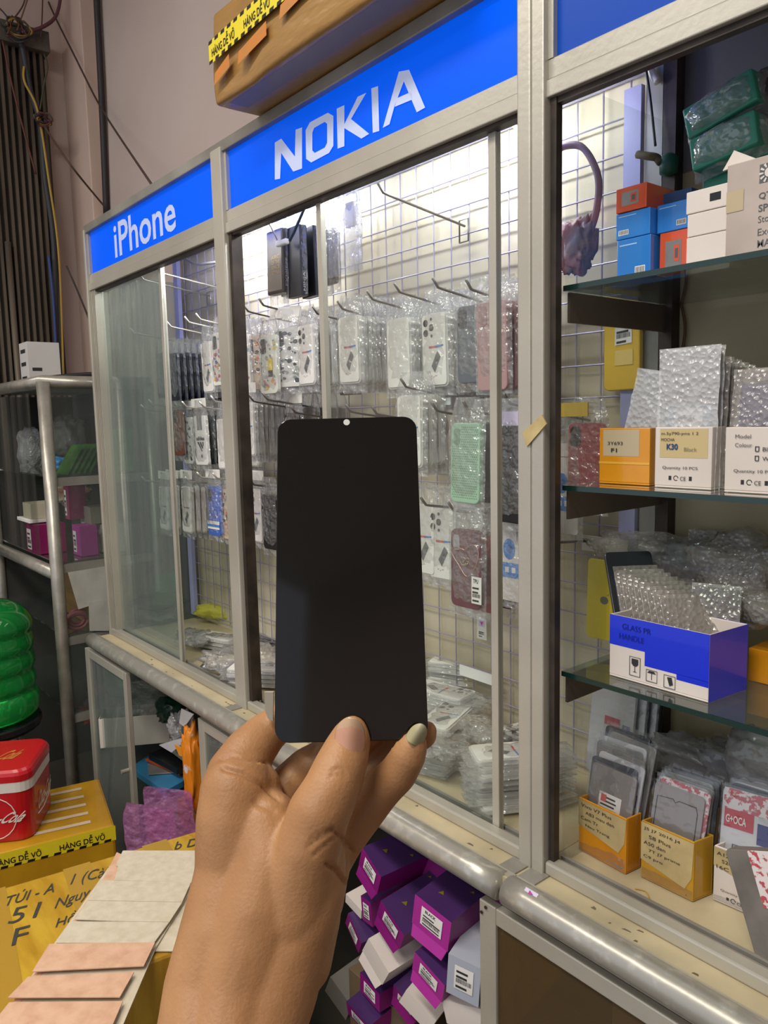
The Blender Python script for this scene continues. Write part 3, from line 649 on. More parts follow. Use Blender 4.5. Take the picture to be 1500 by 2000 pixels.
# left bay
bundle(['dark'], 338, 690, .10, .25, 9, 'navy phone case edge-on in shiny film in left bay upper row', 'navy cases in the left bay upper row')
bundle(['dark'], 315, 690, .13, .25, 3, 'navy case seen through dusty sliding glass, upper row', 'navy cases behind the dusty sliding glass')
bundle(['clear', 'clearplain'], 405, 668, .11, .2, 4, ['clear packet with grey phone print in left bay upper row', 'clear packet behind the grey phone print in left bay'])
bundle(['petal'], 428, 650, .11, .2, 1, 'white case with red blue and yellow petals beside middle post')
bundle(['brown'], 348, 800, .12, .2, 2, ['brown leather phone case hanging in left bay', 'second brown case behind the first in left bay'])
bundle(['logo', 'green'], 391, 812, .10, .24, 7, ['white case with three black stripes and letters adidas', 'dark green case edge-on behind the striped white one'])
bundle(['check'], 366, 815, .13, .2, 1, 'pale green lettered case just left of the striped white one')
bundle(['clearplain'], 438, 818, .12, .2, 2, 'clear packet edge-on at the middle post, left bay second row', 'clear packets at the middle post in the second row')
bundle(['clearhdr'], 322, 950, .11, .16, 3, ['clear case packet with header behind dusty glass, lowest row', 'clear packet behind the headed one at left sash bar'])
bundle(['clearhdr', 'clearplain'], 366, 950, .10, .26, 11, ['clear case packet with grey phone print in lowest row', 'clear packet edge-on in the lowest row of left bay'])
bundle(['blue'], 418, 950, .11, .2, 1, 'blue phone case with white band in lowest row of left bay')
bundle(['cartoon', 'blackcase'], 437, 955, .12, .18, 3, ['tan and brown printed case right of the blue one', 'black case edge-on at the middle post in lowest row'])
# seen through the right cabinet's side glass
bundle(['yellow'], 1218, 600, .262, .27, 1, 'yellow phone case with barcode label seen through side glass')
bundle(['adcard'], 1100, 866, .20, .2, 1, 'white packaged card left of red packet behind side glass')
bundle(['crimson'], 1148, 826, .20, .2, 1, 'red phone case in crinkled bag behind the orange taped box')
for px, py, w, h, l in ((1122, 800, .052, .022, 'yellow header card hanging behind side glass above red packet'),):
    p = P(px, py, 1, .185); tag(MB().box((p.x - w / 2, .184, p.z - h / 2), (p.x + w / 2, .186, p.z + h / 2), mat('yellow_header', '#c9ab48', .6)).build('header_card'), l, 'card')
p = P(1180, 1065, 1, .25); tag(MB().box((p.x - .045, .25, p.z - .013), (p.x + .045, .253, p.z + .013), WHITE).build('header_card'), 'white header card on grid seen through side glass above yellow back cover', 'card')
tag(MB().tube([P(1075, 1060, 1, .12), P(1165, 1056, 1, .26)], .0022, HOOK, 6).build('display_hook'), 'horizontal steel hook seen through side glass beside white header', 'hook')
# price tag on the grid, socket boxes, loose cable
p = P(941, 1228, 1, .274); mb = MB(); o = p - Vector((.013, 0, .022)); mb.poly(quadf(o, (.026, 0, 0), (0, 0, .044), 0, 0, 1, 1), WHITE); mb.poly(quadf(o, (.026, 0, 0), (0, 0, .044), .2, .6, .8, .9, .0008), mat('lilac_tag', '#c8b8dc', .5)); mb.poly([o + Vector(k) for k in ((.009, -.001, .037), (.0135, -.001, .028), (.018, -.001, .037))], MAG); label_sheet(mb, o + Vector((.004, -.001, .004)), (.018, 0, 0), (0, 0, .016), 0, 0, 1, 1, None, 3)
tag(mb.build('price_tag'), 'small white price tag with violet triangle on wire grid', 'tag')
cable([P(600, 395, 1, .09), P(578, 445, 1, .09), P(566, 470, 1, .09)], .0035, '#26364a', 'dark blue lead slanting down to the white connector block')
cable([P(522, 430, 1, .09), P(535, 455, 1, .09), P(541, 468, 1, .09)], .0015, '#4a4038', 'thin lead on left of the white connector block')
p = P(553, 474, 1, .095); tag(MB().box((p.x - .022, .088, p.z - .006), (p.x + .018, .100, p.z + .006), WHITE).build('connector_block', bevel=.003), 'white connector block hanging in front of the wallet covers', 'connector')
cable([P(345, 490, 1, .2), P(380, 515, 1, .2), P(430, 512, 1, .2), P(460, 520, 1, .2)], .004, '#d8dce0', 'white cable looping near top of left bay', m=HOOKL)
cable([P(1000, 240, 1, .2), P(1010, 250, 1, .2), P(1035, 262, 1, .2)], .004, '#8a9a90', 'grey green cable at top right corner of NOKIA bay')
p = P(690, 415, 1, .2); mb = MB(); mb.box((p.x - .018, .19, p.z - .03), (p.x + .012, .205, p.z + .02), mat('pale_tan', '#d8cfc0', .5)); mb.tube(smooth_path([P(700, 372, 1, .2), P(702, 390, 1, .2), P(692, 405, 1, .2)], 4), .002, WHITE)
tag(mb.build('plug_adapter', bevel=.002), 'small cream plug with cord behind the middle pane, near top', 'plug')
o = bag_mesh(.13, .17, .02, 77, BAG2, .008, 0).build('plastic_bag', smooth=True); o.location = P(668, 375, 1, .18); tag(o, 'crumpled clear bag around the cream plug near the middle sash bar', 'bag')
pv = [P(1080, 300, 1, .17), P(1105, 285, 1, .17), P(1140, 290, 1, .17), P(1168, 345, 1, .17), P(1165, 410, 1, .17), P(1150, 460, 1, .17)]
cable(pv, .0055, '#9a7a8c', 'dusty mauve cord looping behind the side glass beside blue boxes')
LUMP = True
p = P(820, 748, 1, .20)
mb = MB(); mb.box((p.x - .09, .2, p.z - .006), (p.x + .03, .206, p.z + .008), mat('red_display', '#c8301c', .4, emit=.5)); tag(mb.build('red_strip'), 'red glowing strip below clear cases in NOKIA bay', 'strip')
for px, py, l in ((685, 765, 'small black adapter lying behind pane above the held screen'),):
    p = P(px, py, 1, .2); tag(MB().box((p.x - .03, .19, p.z - .007), (p.x + .03, .21, p.z + .007), BLACK).build('adapter', bevel=.003), l, 'adapter')
# --- flat stock on the display floor
def crumple(name, label, cat, px, py, ax, v, sx, sy, sz, m, seed=0, core=None, amp=.25, group=None, rot=0, nf=6):
    """a crumpled bag or film lump: closed, dented, really thick"""
    c = P(px, py, ax, v); bm = bmesh.new(); bmesh.ops.create_icosphere(bm, subdivisions=4, radius=1)
    for w in bm.verts:
        d = w.co.normalized(); nn = noise.noise(d * nf * .35 + Vector((seed * 3.1, 0, 0))) + .55 * noise.noise(d * nf + Vector((0, seed, 2))) + .35 * abs(noise.noise(d * nf * 2.2 + Vector((seed, 5, 1))))
        k = 1 + amp * nn + amp * .35 * (1 - 2 * abs(noise.noise(d * nf * 1.3 + Vector((9, seed, 3))))) ** 3; w.co = Vector((math.copysign(abs(d.x) ** .75, d.x) * sx, math.copysign(abs(d.y) ** .75, d.y) * sy, math.copysign(abs(d.z) ** .7, d.z) * sz)) * k
    me = bpy.data.meshes.new(name); bm.to_mesh(me); bm.free(); me.materials.append(m)
    me.polygons.foreach_set('use_smooth', [True] * len(me.polygons))
    o = bpy.data.objects.new(name, me); COL.objects.link(o); o.location = c; o.rotation_euler = (0, 0, rot)
    return tag(o, label, cat, group)
def flat_stack(px, py, z, n, ang, label, kind='flat', y=None):
    a = P(px, py, 2, z) if y is None else Vector((P(px, py, 1, y).x, y, z))
    for i in range(n):
        k = kind + 'cam' if i == n - 1 and kind == 'flat' else (kind if kind != 'flat' else 'flatplain')
        d = Vector((0, CH / 2, 0)); d.rotate(Euler((0, 0, ang)))
        put(k, (a.x + d.x + R(-.003, .003), a.y + d.y + R(-.003, .003), z + i * .0115), (-math.pi / 2, 0, ang + R(-.06, .06)), label if i < n - 1 or n == 1 else 'top packet of ' + label.split(' in ', 1)[-1] if ' in ' in label else label, group=None if i == n - 1 else label.split(' in ', 1)[-1])
crumple('film_bundle', 'dusty red plastic wrapped lump under the mauve cord', 'bundle', 1128, 480, 1, .17, .024, .016, .036, mat('dusty_red_film', '#9a6068', .35, 0, '#6a6a78', 30, .4, 60), 71, amp=.45)
flat_stack(872, 1480, .852, 8, .35, 'clear case packet in low pile just right of thumb tip')
flat_stack(1000, 1560, .852, 8, -.55, 'clear case packet in low pile against the aluminium post')
flat_stack(950, 1490, .852, 4, -1.0, 'clear case packet in pile between the two front piles')
flat_stack(900, 1395, .852, 11, -1.15, 'clear case packet in rear pile under white header strip')
flat_stack(860, 1350, .852, 9, -1.35, 'clear case packet in rear pile at right edge of held screen', y=.20)
flat_stack(1035, 1470, .852, 5, -.2, 'clear case packet in pile behind the aluminium post')
p = P(935, 1320, 1, .262); tag(MB().box((p.x - .055, .262, p.z - .011), (p.x + .055, .265, p.z + .011), WHITE).build('header_strip'), 'white header strip propped on grid above rear pile', 'card')
flat_stack(430, 1260, .852, 3, -1.2, 'clear packet in the scatter left of middle post')
flat_stack(500, 1330, .852, 4, -.9, 'clear packet in the heap at foot of middle post')
flat_stack(515, 1250, .852, 2, -1.3, 'dark case packet in pair right of middle post', kind='dark')
flat_stack(440, 1210, .852, 2, -1.4, 'clear packet in the pair beneath yellow bag')
crumple('plastic_bag', 'yellow plastic bag lying on display floor left of middle post', 'bag', 440, 1195, 2, .885, .105, .035, .022, BAGY, 3, rot=.5)
crumple('plastic_bag', 'crumpled clear bag at the foot of middle post inside left bay', 'bag', 440, 1290, 2, .875, .07, .05, .022, BAG2, 5, amp=.5)
crumple('plastic_bag', 'crumpled clear bag inside glass left of held screen', 'bag', 510, 1290, 2, .885, .06, .05, .035, BAG2, 8, amp=.5)
crumple('plastic_bag', 'clear bag at left of yellow bag on display floor', 'bag', 385, 1245, 2, .868, .07, .04, .014, BAG2, 9, amp=.5)
crumple('plastic_bag', 'grey green crumpled bag behind dusty glass on display floor', 'bag', 300, 1195, 2, .870, .08, .05, .018, glass('grey_bag', (.6, .66, .63), 2, .1, .35, (.42, .48, .46), .01, 50), 10, amp=.5)
DK = mat('black_pouch2', '#26272a', .3, 0, '#3a3c3e', 20)
for i, (px, py, z, a) in enumerate(((350, 1165, .856, .9), (345, 1160, .868, 1.1), (370, 1150, .880, .7), (330, 1170, .892, .4), (360, 1150, .904, .95), (315, 1160, .904, 1.5))):
    c = P(px, py, 2, z + .02); mb = MB(); mb.obox((-.045, -.08, 0), (.09, 0, 0), (0, .16, 0), (0, 0, .009), DK); o = mb.build('case_packet', bevel=.003); o.location = (c.x, min(c.y, .19), z); o.rotation_euler = (0, 0, a)
    tag(o, 'black packet in the dark pile at left rear corner of display', 'phone case', 'black packets in the left rear corner')
# ================================================================== RIGHT CABINET STOCK
def pbox(name, label, cat, A, B, Cc, z, tops, m, ax=2, faces=None, group=None, bevel=.001, open_top=False, hh=None, mats2=None):
    """box standing on height z: front-left, front-right, back-right base pixels; top of the front-right edge"""
    a, b, c = P(*A, 2, z), P(*B, 2, z), P(*Cc, 2, z)
    h = hh or zat(b.x, b.y, tops) - z
    return a, b - a, c - b, Vector((0, 0, h))
def carton_obj(name, label, cat, a, u, w, h, m, open_top=False, group=None, deco=None, bevel=.001, inner=None):
    t = thing(name, label, cat, a, group)
    mb = MB()
    if open_top:
        k = .0025; un = u.normalized() * k; wn = w.normalized() * k
        mb.obox(a, u, w, Vector((0, 0, k)), m); H = h - Vector((0, 0, k)); a2 = a + Vector((0, 0, k))
        mb.obox(a2, u, wn, H, m); mb.obox(a2 + w - wn, u, wn, H, inner or m)
        mb.obox(a2 + wn, un, w - wn * 2, H, m); mb.obox(a2 + wn + u - un, un, w - wn * 2, H, m)
    else: mb.obox(a, u, w, h, m)
    mb.build('box_body', t, bevel=bevel)
    if deco:
        mb = MB(); deco(mb, a, u, w, h)
        if mb.v: mb.build('printing', t)
    return t
def F(u0, v0, u1, v1, m):  return lambda mb, a, u, h: mb.poly(quadf(a, u, h, u0, v0, u1, v1), m)
# top shelf, fronts on y=.12
ZS = 1.673
SBL = mat('blue_box', '#2f7fd0', .22, coat=.5); SOR = mat('orange_box', '#d2522c', .22, coat=.5); SDB = mat('dark_blue_box', '#1f3f66', .3)
def fbox(name, label, px0, px1, pt, pb, y, dep, m, deco=None, z=None, group=None, cat='box', k=0):
    a = P(px0, pb, 1, y); b = P(px1, pb, 1, y); zt = zat(b.x, y, pt) if False else P((px0 + px1) / 2, pt, 1, y).z
    z0 = z if z is not None else P((px0 + px1) / 2, pb, 1, y).z
    a = Vector((a.x, y, z0)); return carton_obj(name, label, cat, a, Vector((b.x - a.x, k, 0)), Vector((0, dep, 0)), Vector((0, 0, zt - z0 - .0006)), m, deco=deco, group=group)
def d_blue(l): return lambda mb, a, u, w, h: (mb.poly(quadf(a, u, h, l, .15, l + .3, .35), WHITE), [mb.poly(quadf(a, u, h, l + .03 + i * .045, .18, l + .05 + i * .045, .33, .0006), INK) for i in range(6)], mb.poly(quadf(a, u, h, .08, .85, .6, .88), mat('pale_blue', '#9cc8ee', .4)))
def d_or(mb, a, u, w, h): mb.poly(quadf(a, u, h, .2, .25, .75, .8), SILV); mb.poly(quadf(a, u, h, .5, .35, .68, .7, .0006), SOR); mb.poly(quadf(a, u, h, .54, .42, .64, .62, .0009), GREY)
TR = P(1200, 525, 1, .12)
carton_obj('tray', 'flat light blue tray under the blue and orange boxes', 'tray', Vector((P(1192, 525, 1, .11).x, .11, ZS)), Vector((.115, 0, 0)), Vector((0, .14, 0)), Vector((0, 0, .006)), SBL)
Z1 = ZS + .0065
fbox('parts_box', 'blue box at bottom of left stack on top shelf', 1205, 1270, 463, 520, .12, .13, SBL, d_blue(.55), z=Z1)
zz = P(1237, 463, 1, .12).z
fbox('parts_box', 'blue box in middle of left stack under the orange one', 1203, 1269, 411, 463, .12, .13, SBL, d_blue(.08), z=zz)
zz = P(1236, 411, 1, .12).z
fbox('parts_box', 'orange box on top of left stack', 1203, 1262, 362, 411, .118, .14, SOR, d_or, z=zz)
fbox('parts_box', 'orange box low behind white boxes, second stack', 1288, 1345, 450, 510, .135, .12, SOR, d_or, z=Z1)
zz = P(1316, 450, 1, .135).z
fbox('parts_box', 'blue box on the orange one in second stack', 1283, 1345, 394, 450, .135, .12, SBL, d_blue(.62), z=zz)
zz = P(1314, 394, 1, .135).z
fbox('parts_box', 'dark blue box at back on top of second stack', 1290, 1350, 372, 394, .16, .09, SDB, z=zz)
WB = mat('white_box', '#dcd3cb', .55, 0, '#cfc5bc', 6)
fbox('parts_box', 'white box at bottom of stack left of printed carton', 1340, 1425, 456, 500, .10, .12, WB, z=ZS + .0005)
z_ = P(1382, 456, 1, .10).z
fbox('parts_box', 'white box in middle of stack left of printed carton', 1342, 1425, 410, 456, .10, .12, WB, z=z_)
z_ = P(1382, 410, 1, .10).z
fbox('parts_box', 'white box with black patch on top of stack left of printed carton', 1340, 1425, 365, 410, .10, .12, WB, z=z_, deco=lambda mb, a, u, w, h: mb.poly(quadf(a, u, h, .55, .35, .8, .7), BLACK))
def d_big(mb, a, u, w, h):
    T = lambda s, x, y, wd, hh, b=.0: lettering(mb, s, a + u * x + h * y, u * wd, h * hh, GREY, b)
    T('QTY :', .24, .56, .16, .075, .02); T('SPEC', .24, .44, .15, .075, .02); T('Store', .24, .33, .13, .07); T('Executive', .24, .20, .27, .07); T('MADE IN', .24, .08, .26, .075, .01)
    mb.poly(quadf(a, u, h, .24, .73, .38, .92), GREY)
    for k in range(12):
        an = k * math.pi / 6; c = a + u * .31 + h * .825 - Vector((0, .0008, 0)); ux = u.normalized() * .0115; hx_ = h.normalized() * .0115
        mb.poly([c + (ux * math.cos(an + d) + hx_ * math.sin(an + d)) * rr for d, rr in ((-.12, .55), (.12, .55), (.12, .95), (-.12, .95))], WB)
    c = a + u * .31 + h * .825 - Vector((0, .0009, 0)); mb.poly([c + u.normalized() * .0052 * math.cos(t_ * .524) + h.normalized() * .0052 * math.sin(t_ * .524) for t_ in range(12)], WB)
    mb.poly(quadf(a, u, h, -.0, .5, .13, .72, .0006), mat('old_tape', '#b8a888', .3))
a = P(1416, 495, 1, .055); a.z = ZS + .0005
t = carton_obj('printed_carton', 'large worn carton printed QTY SPEC Store on top shelf', 'carton', a, Vector((.155, 0, 0)), Vector((0, .14, 0)), Vector((0, 0, P(1420, 325, 1, .055).z - ZS)), mat('worn_greyish_carton', '#b9aba2', .45, 0, '#a3968e', 8, .3, 20), deco=d_big)
p = P(1432, 300, 1, .06); MB().prism([p + Vector((-.012, 0, -.016)), p + Vector((0, .002, .004)), p + Vector((.026, 0, -.012))], (0, .003, 0), WB).build('loose_flap', t)
GRN = mat('teal_box', '#3f9478', .45); 
a = P(1372, 380, 1, .20); carton_obj('teal_box', 'tall plain teal box behind the white boxes', 'box', Vector((a.x, .20, ZS + .0005)), Vector((.10, 0, 0)), Vector((0, .06, 0)), Vector((0, 0, P(1400, 318, 1, .20).z - ZS)), GRN)
def wrapped(label, px, py, y, sx, sz, ry, seed):
    t = thing('wrapped_box', label, 'box', P(px, py, 1, y), rot=(0, ry, .0))
    MB().box((-sx, -.03, -sz), (sx, .03, sz), GRN).build('box_body', t, world=False, bevel=.003)
    b = bag_mesh(sx * 2.5, sz * 2.7, .075, seed, BAG2, .009, sz * 1.35); b.build('plastic_film', t, world=False, smooth=True)
wrapped('teal box in shiny clear film on top of the tall teal box', 1432, 285, .19, .044, .021, -.16, 31)
wrapped('teal box in cloudy film topmost of the teal stack', 1425, 215, .20, .048, .021, -.24, 32)
crumple('plastic_bag', 'dusty grey wrapped parcel right of teal stack near ceiling of cabinet', 'bag', 1500, 215, 1, .22, .05, .03, .045, mat('dusty_film', '#5c5648', .4, 0, '#3e3a32', 12), 14, amp=.2)
# hanging lamp wire with foam
cable([P(1262, 135, 1, .25), P(1271, 200, 1, .255), P(1280, 285, 1, .255)], .002, '#262a33', 'thin black wire hanging beside the rear post over orange box')
tag(MB().tube(smooth_path([P(1245, 302, 1, .24), P(1265, 305, 1, .24), P(1282, 308, 1, .25), P(1290, 318, 1, .25)], 4), .006, mat('dirty_rag', '#7a6c50', .8, 0, '#4c4638', 50), 7).build('knotted_tape', smooth=True), 'knot of dirty tape at end of hanging wire over orange box', 'knot')
tag(MB().lathe([(.002, -.016), (.013, -.012), (.014, .01), (.006, .016)], P(1306, 322, 1, .26), mat('green_cap', '#14503e', .5), 14).build('rubber_plug', smooth=True), 'small dark green cap beside the knotted tape', 'cap')
tag(MB().tube(smooth_path([P(1270, 135, 1, .26), P(1278, 150, 1, .26), P(1285, 160, 1, .26)], 3), .006, WHITE, 8).build('wire_connector', smooth=True), 'white connector at top of rear post', 'connector')
cable([P(1330, 590, 1, .285), P(1338, 640, 1, .285), P(1332, 690, 1, .285)], .0022, '#5a3c2c', 'brown wire running down back board below top shelf')
# middle shelf
Z2 = 1.4045
def taped(mb, a, u, w, h, l1='3Y693', l2='F1'):
    mb.poly(quadf(a, u, h, .08, .50, .80, .97), mat('old_tape', '#b8a888', .3)); lettering(mb, l1, a + u * .18 + h * .70 - Vector((0, .0008, 0)), u * .3, h * .06, INK); lettering(mb, l2, a + u * .25 + h * .57 - Vector((0, .0008, 0)), u * .12, h * .07, INK, .02)
    mb.poly(quadf(a, u, h, .0, .36, 1.0, .40, .0005), mat('tape_shine', '#e0a93c', .15))
def d_card(mb, a, u, w, h):
    d = Vector((0, -.0008, 0)); mb.poly(quadf(a, u, h, .09, .50, .93, .97), mat('old_tape2', '#c3b080', .4)); lettering(mb, 'm.5y790-yms 1 2', a + u * .12 + h * .86 + d, u * .65, h * .06, INK)
    lettering(mb, 'MOCHA', a + u * .12 + h * .77 + d, u * .24, h * .05, INK); lettering(mb, 'K30', a + u * .22 + h * .63 + d, u * .2, h * .1, mat('blue_ink', '#24407a', .5), .03)
    lettering(mb, 'Black', a + u * .53 + h * .61 + d, u * .22, h * .06, mat('faded_ink', '#8a8068', .5)); d_ce(mb, a, u, w, h)
def d_ce(mb, a, u, w, h, mod=False):
    d = Vector((0, -.0008, 0)); lettering(mb, 'Quantity 10 PCS', a + u * .15 + h * .30 + d, u * .62, h * .06, INK)
    lettering(mb, 'CE', a + u * .47 + h * .13 + d, u * .10, h * .065, INK); mb.poly(quadf(a, u, h, .26, .13, .31, .20), INK); mb.poly(quadf(a, u, h, .62, .13, .67, .20), INK)
    mb.tube([a + u * .39 + h * .165 + (u.normalized() * math.cos(k * .6) + h.normalized() * math.sin(k * .6)) * .003 for k in range(10)], .0006, INK, 4)
    if mod:
        lettering(mb, 'Model', a + u * .16 + h * .83 + d, u * .24, h * .06, GREY); lettering(mb, 'Colour', a + u * .16 + h * .70 + d, u * .26, h * .06, GREY); lettering(mb, 'Black', a + u * .58 + h * .64 + d, u * .22, h * .06, INK); lettering(mb, 'White', a + u * .58 + h * .50 + d, u * .24, h * .06, INK)
        for v in (.64, .50): mb.tube([a + u * x + h * (v + y_) + d for x, y_ in ((.47, 0), (.52, 0), (.52, .07), (.47, .07), (.47, 0))], .0005, INK, 4)
def obj3(name, label, A, B, Cc, z, tp, m, deco, open_top=True, inner=None, cat='box'):
    a, u, w, h = pbox(name, label, cat, A, B, Cc, z, tp, m); return a, u, w, h, carton_obj(name, label, cat, a, u, w, h, m, open_top=open_top, deco=deco, inner=inner)
def front(px0, px1, pt, pb, y, dep, z):
    a = P(px0, pb, 1, y); b = P(px1, pb, 1, y); return Vector((a.x, y, z)), Vector((b.x - a.x, 0, 0)), Vector((0, dep, 0)), Vector((0, 0, P((px0 + px1) / 2, pt, 1, y).z - z))
a, u, w, h = front(1170, 1268, 836, 946, .075, .12, Z2); carton_obj('taped_box', 'open orange taped box marked F1 on middle shelf', 'box', a, u, w, h, TAPEO, True, deco=taped); b1 = (a, u, w, h)
a, u, w, h = front(1278, 1389, 834, 950, .065, .13, Z2); carton_obj('parts_box', 'open white box marked K30 on middle shelf', 'box', a, u, w, h, WB, True, deco=d_card); b2 = (a, u, w, h)
a, u, w, h = front(1414, 1545, 834, 955, .055, .13, Z2); carton_obj('parts_box', 'white box printed Model Colour at right end of middle shelf', 'box', a, u, w, h, WB, True, deco=lambda mb, a, u, w, h: d_ce(mb, a, u, w, h, True)); b3 = (a, u, w, h)
def pack(name, label, base, w_, h_, t_, lean, yaw, roll, m, film=None, deco=None, group=None, cat='screen packet', inner=SILV):
    """flat wrapped panel standing on its lower edge"""
    t = thing(name, label, cat, base, group, rot=(lean, roll, yaw)); mb = MB()
    mb.prism([(x, -t_ / 2, z) for x, z in rpts(w_, h_, .006, 3, 0, h_)], (0, t_, 0), inner if film else m)
    if deco: deco(mb, Vector((-w_ / 2, -t_ / 2 - .0003, 0)), Vector((w_, 0, 0)), Vector((0, 0, h_)))
    mb.build('panel', t, world=False, bevel=.0008)
    if film:
        rs = random.Random(int(base[0] * 1e4)); b = bag_mesh(w_ * 1.05, h_ * 1.05, t_ + .005, rs.randint(0, 999), film, .0028, h_ * 1.03, 0, True); b.build('bubble_film', t, world=False, smooth=True)
    return t
def d_tag(mb, a, u, h): mb.poly(quadf(a, u, h, .12, .02, .9, .6), mat('pale_blue_sheet', '#9fb0bc', .4)); mb.poly(quadf(a, u, h, .28, .34, .76, .58, .0006), WHITE); lettering(mb, 'Redmi5X', a + u * .34 + h * .48 - Vector((0, .001, 0)), u * .3, h * .05, INK); lettering(mb, '70', a + u * .32 + h * .37 - Vector((0, .001, 0)), u * .12, h * .08, mat('blue_ink', '#24407a', .5), .02); lettering(mb, 'Org', a + u * .52 + h * .38 - Vector((0, .001, 0)), u * .12, h * .04, INK)
p = P(1325, 940, 1, .08)
pack('screen_packet', 'bubble wrapped screen with white tag reading 70', (p.x + .012, .078, Z2 + .003), .078, P(1330, 692, 1, .08).z - Z2, .006, -.03, 0, 0, SILV, BUBL, d_tag)
for k in range(6): pack('screen_packet', 'bubble wrapped screen standing in white K30 box behind tagged one', (p.x + .016 + k * .002, .094 + k * .015, Z2 + .003), .075, .155 - k * .003, .004, -.05, R(-.05, .05), 0, SILV, BUB, group='wrapped screens behind tagged one in K30 box')
p = P(1250, 940, 1, .10)
pack('screen_packet', 'silvery wrapped screen leaning in orange F1 box', (p.x, .10, Z2 + .003), .072, P(1240, 735, 1, .1).z - Z2, .006, -.08, 0, .18, SILV, BUBL)
for k in range(3): pack('screen_packet', 'silvery wrapped screen in orange F1 box behind front one', (p.x + .006, .118 + k * .02, Z2 + .003), .070, .135, .004, -.08, 0, .10, SILV, BUB, group='wrapped screens behind front one in F1 box')
p = P(1480, 940, 1, .08)
pack('screen_packet', 'blue printed wrapped screen in Model Colour box', (p.x, .085, Z2 + .003), .075, P(1480, 730, 1, .09).z - Z2, .005, -.1, 0, 0, SILV, BUB, lambda mb, a, u, h: (mb.poly(quadf(a, u, h, .1, .5, .9, .9), mat('blue_grey_print', '#5a6494', .4))))
for k in range(3): pack('screen_packet', 'wrapped screen in Model Colour box behind blue printed one', (p.x + .01, .105 + k * .02, Z2 + .003), .075, .14, .004, -.1, 0, 0, SILV, BUB, group='wrapped screens behind blue printed one')
# lower shelf: blue box
Z3 = 1.1395
BLU = mat('blue_taped_card', '#0a2ad0', .22, coat=.4)
a, b, c = P(1190, 1318, 2, Z3), P(1383, 1373, 2, Z3), P(1457, 1346, 2, Z3)
u = b - a; w = c - b; h = Vector((0, 0, zat(b.x, b.y, 1240) - Z3))
def d_blue2(mb, a, u, w, h):
    for e, (ux, v0, v1, u0) in enumerate(((1, .52, 1.0, 0), (1, .30, .52, .38))): mb.poly(quadf(a, u, h, u0, v0, 1, v1), BLU)
    mb.poly(quadf(a, u, h, .70, .22, 1, .31), BLU)
    mb.poly(quadf(a + u, w, h, 0, .0, 1, 1), BLU); mb.poly(quadf(a + w + u, -u, h, 0, 0, 1, 1), BLU)
    dk = mat('faint_navy_print', '#081c86', .3); d = Vector((0, -.001, 0)) 
    nr = u.cross(h).normalized() * .0008
    lettering(mb, 'GLASS PR', a + u * .14 + h * .80 + nr, u * .30, h * .09, dk); lettering(mb, 'HANDLE', a + u * .11 + h * .64 + nr, u * .26, h * .09, dk)
    for k, x in enumerate((.225, .40, .58)):
        v1 = .40 if k == 0 else .27 - .01 * k; v0 = .10 - .02 * k
        mb.tube([a + u * x_ + h * v_ + nr for x_, v_ in ((x, v0), (x + .11, v0), (x + .11, v1), (x, v1), (x, v0))], .0004, INK, 4)
        if k == 0:
            for q_ in ([(.02, .27), (.09, .27), (.09, .19), (.07, .155), (.04, .155), (.02, .19)], [(.052, .155), (.058, .155), (.058, .06), (.052, .06)], [(.03, .06), (.08, .06), (.055, .075)]): mb.poly([a + u * (x + x_) + h * (v0 + v_) + nr for x_, v_ in q_], INK)
        if k == 1:
            for q_ in ([(.01, .13), (.03, .165), (.08, .165), (.10, .13)], [(.052, .13), (.058, .13), (.058, .03), (.052, .03)]): mb.poly([a + u * (x + x_) + h * (v0 + v_) + nr for x_, v_ in q_], INK)
        if k == 2: mb.poly([a + u * (x + x_) + h * (v0 + v_) + nr for x_, v_ in ((.03, .16), (.075, .17), (.09, .06), (.055, .03))], INK)
t = carton_obj('carton', 'white carton half covered in bright blue tape, on lowest glass shelf', 'carton', a, u, w, h, WB, True, deco=d_blue2)
yaw = math.atan2(u.y, u.x); un = u.normalized(); wn = w.normalized()
for k in range(8):
    f = .26 + k * .075; base = a + u * f + w * (.52 - k * .02) + Vector((0, 0, .004))
    pack('screen_packet', 'foremost wrapped screen leaning in blue taped carton' if k == 7 else 'bubble wrapped screen leaning in row inside blue taped carton', base, .062, .150 - k * .004, .005, 0, yaw - 1.15, -.0, SILV, BUB, (lambda mb, a, u, h: [mb.poly(quadf(a, u, h, .2 + i * .09, .42, .26 + i * .09, .47), GREY) for i in range(7)]) if k == 7 else None, group='wrapped screens in blue taped carton' if k < 7 else None)
for o in list(S.objects):
    if o.get('label', '').find('blue taped carton') > 0 and o.get('category') == 'screen packet': o.rotation_euler = Euler((-.52, 0, yaw + .95))
base = a + u * .20 + w * .52 + Vector((0, 0, .004))
pack('screen_packet', 'dark glossy panel at left end of the row in blue taped carton', base, .07, .175, .006, -.5, yaw + .95, 0, mat('dark_panel', '#2a2e33', .2))
base = a + u * .72 + w * .82 + Vector((0, 0, .004))
pack('screen_packet', 'black edged wrapped screen at rear of blue taped carton', base, .06, .125, .006, -.25, yaw + .3, 0, BLACK, BUB, inner=BLACK)
p0 = P(1162, 1240, 1, .13)
t = pack('back_cover', 'yellow phone back cover standing left of blue taped carton', (P(1165, 1244, 1, .14).x + .01, .14, P(1165, 1246, 1, .14).z), .052, P(1160, 1092, 1, .14).z - P(1160, 1246, 1, .14).z, .004, 0, .15, .02, mat('yellow_back', '#b8a52a', .35), None, lambda mb, a, u, h: (mb.poly([a + u * (.55 + .13 * math.cos(k * .63)) + h * (.50 + .05 * math.sin(k * .63)) for k in range(10)], GREY), mb.poly([a + u * (.62) + h * .56, a + u * .72 + h * .60, a + u * .66 + h * .565], GREY)), cat='back cover')
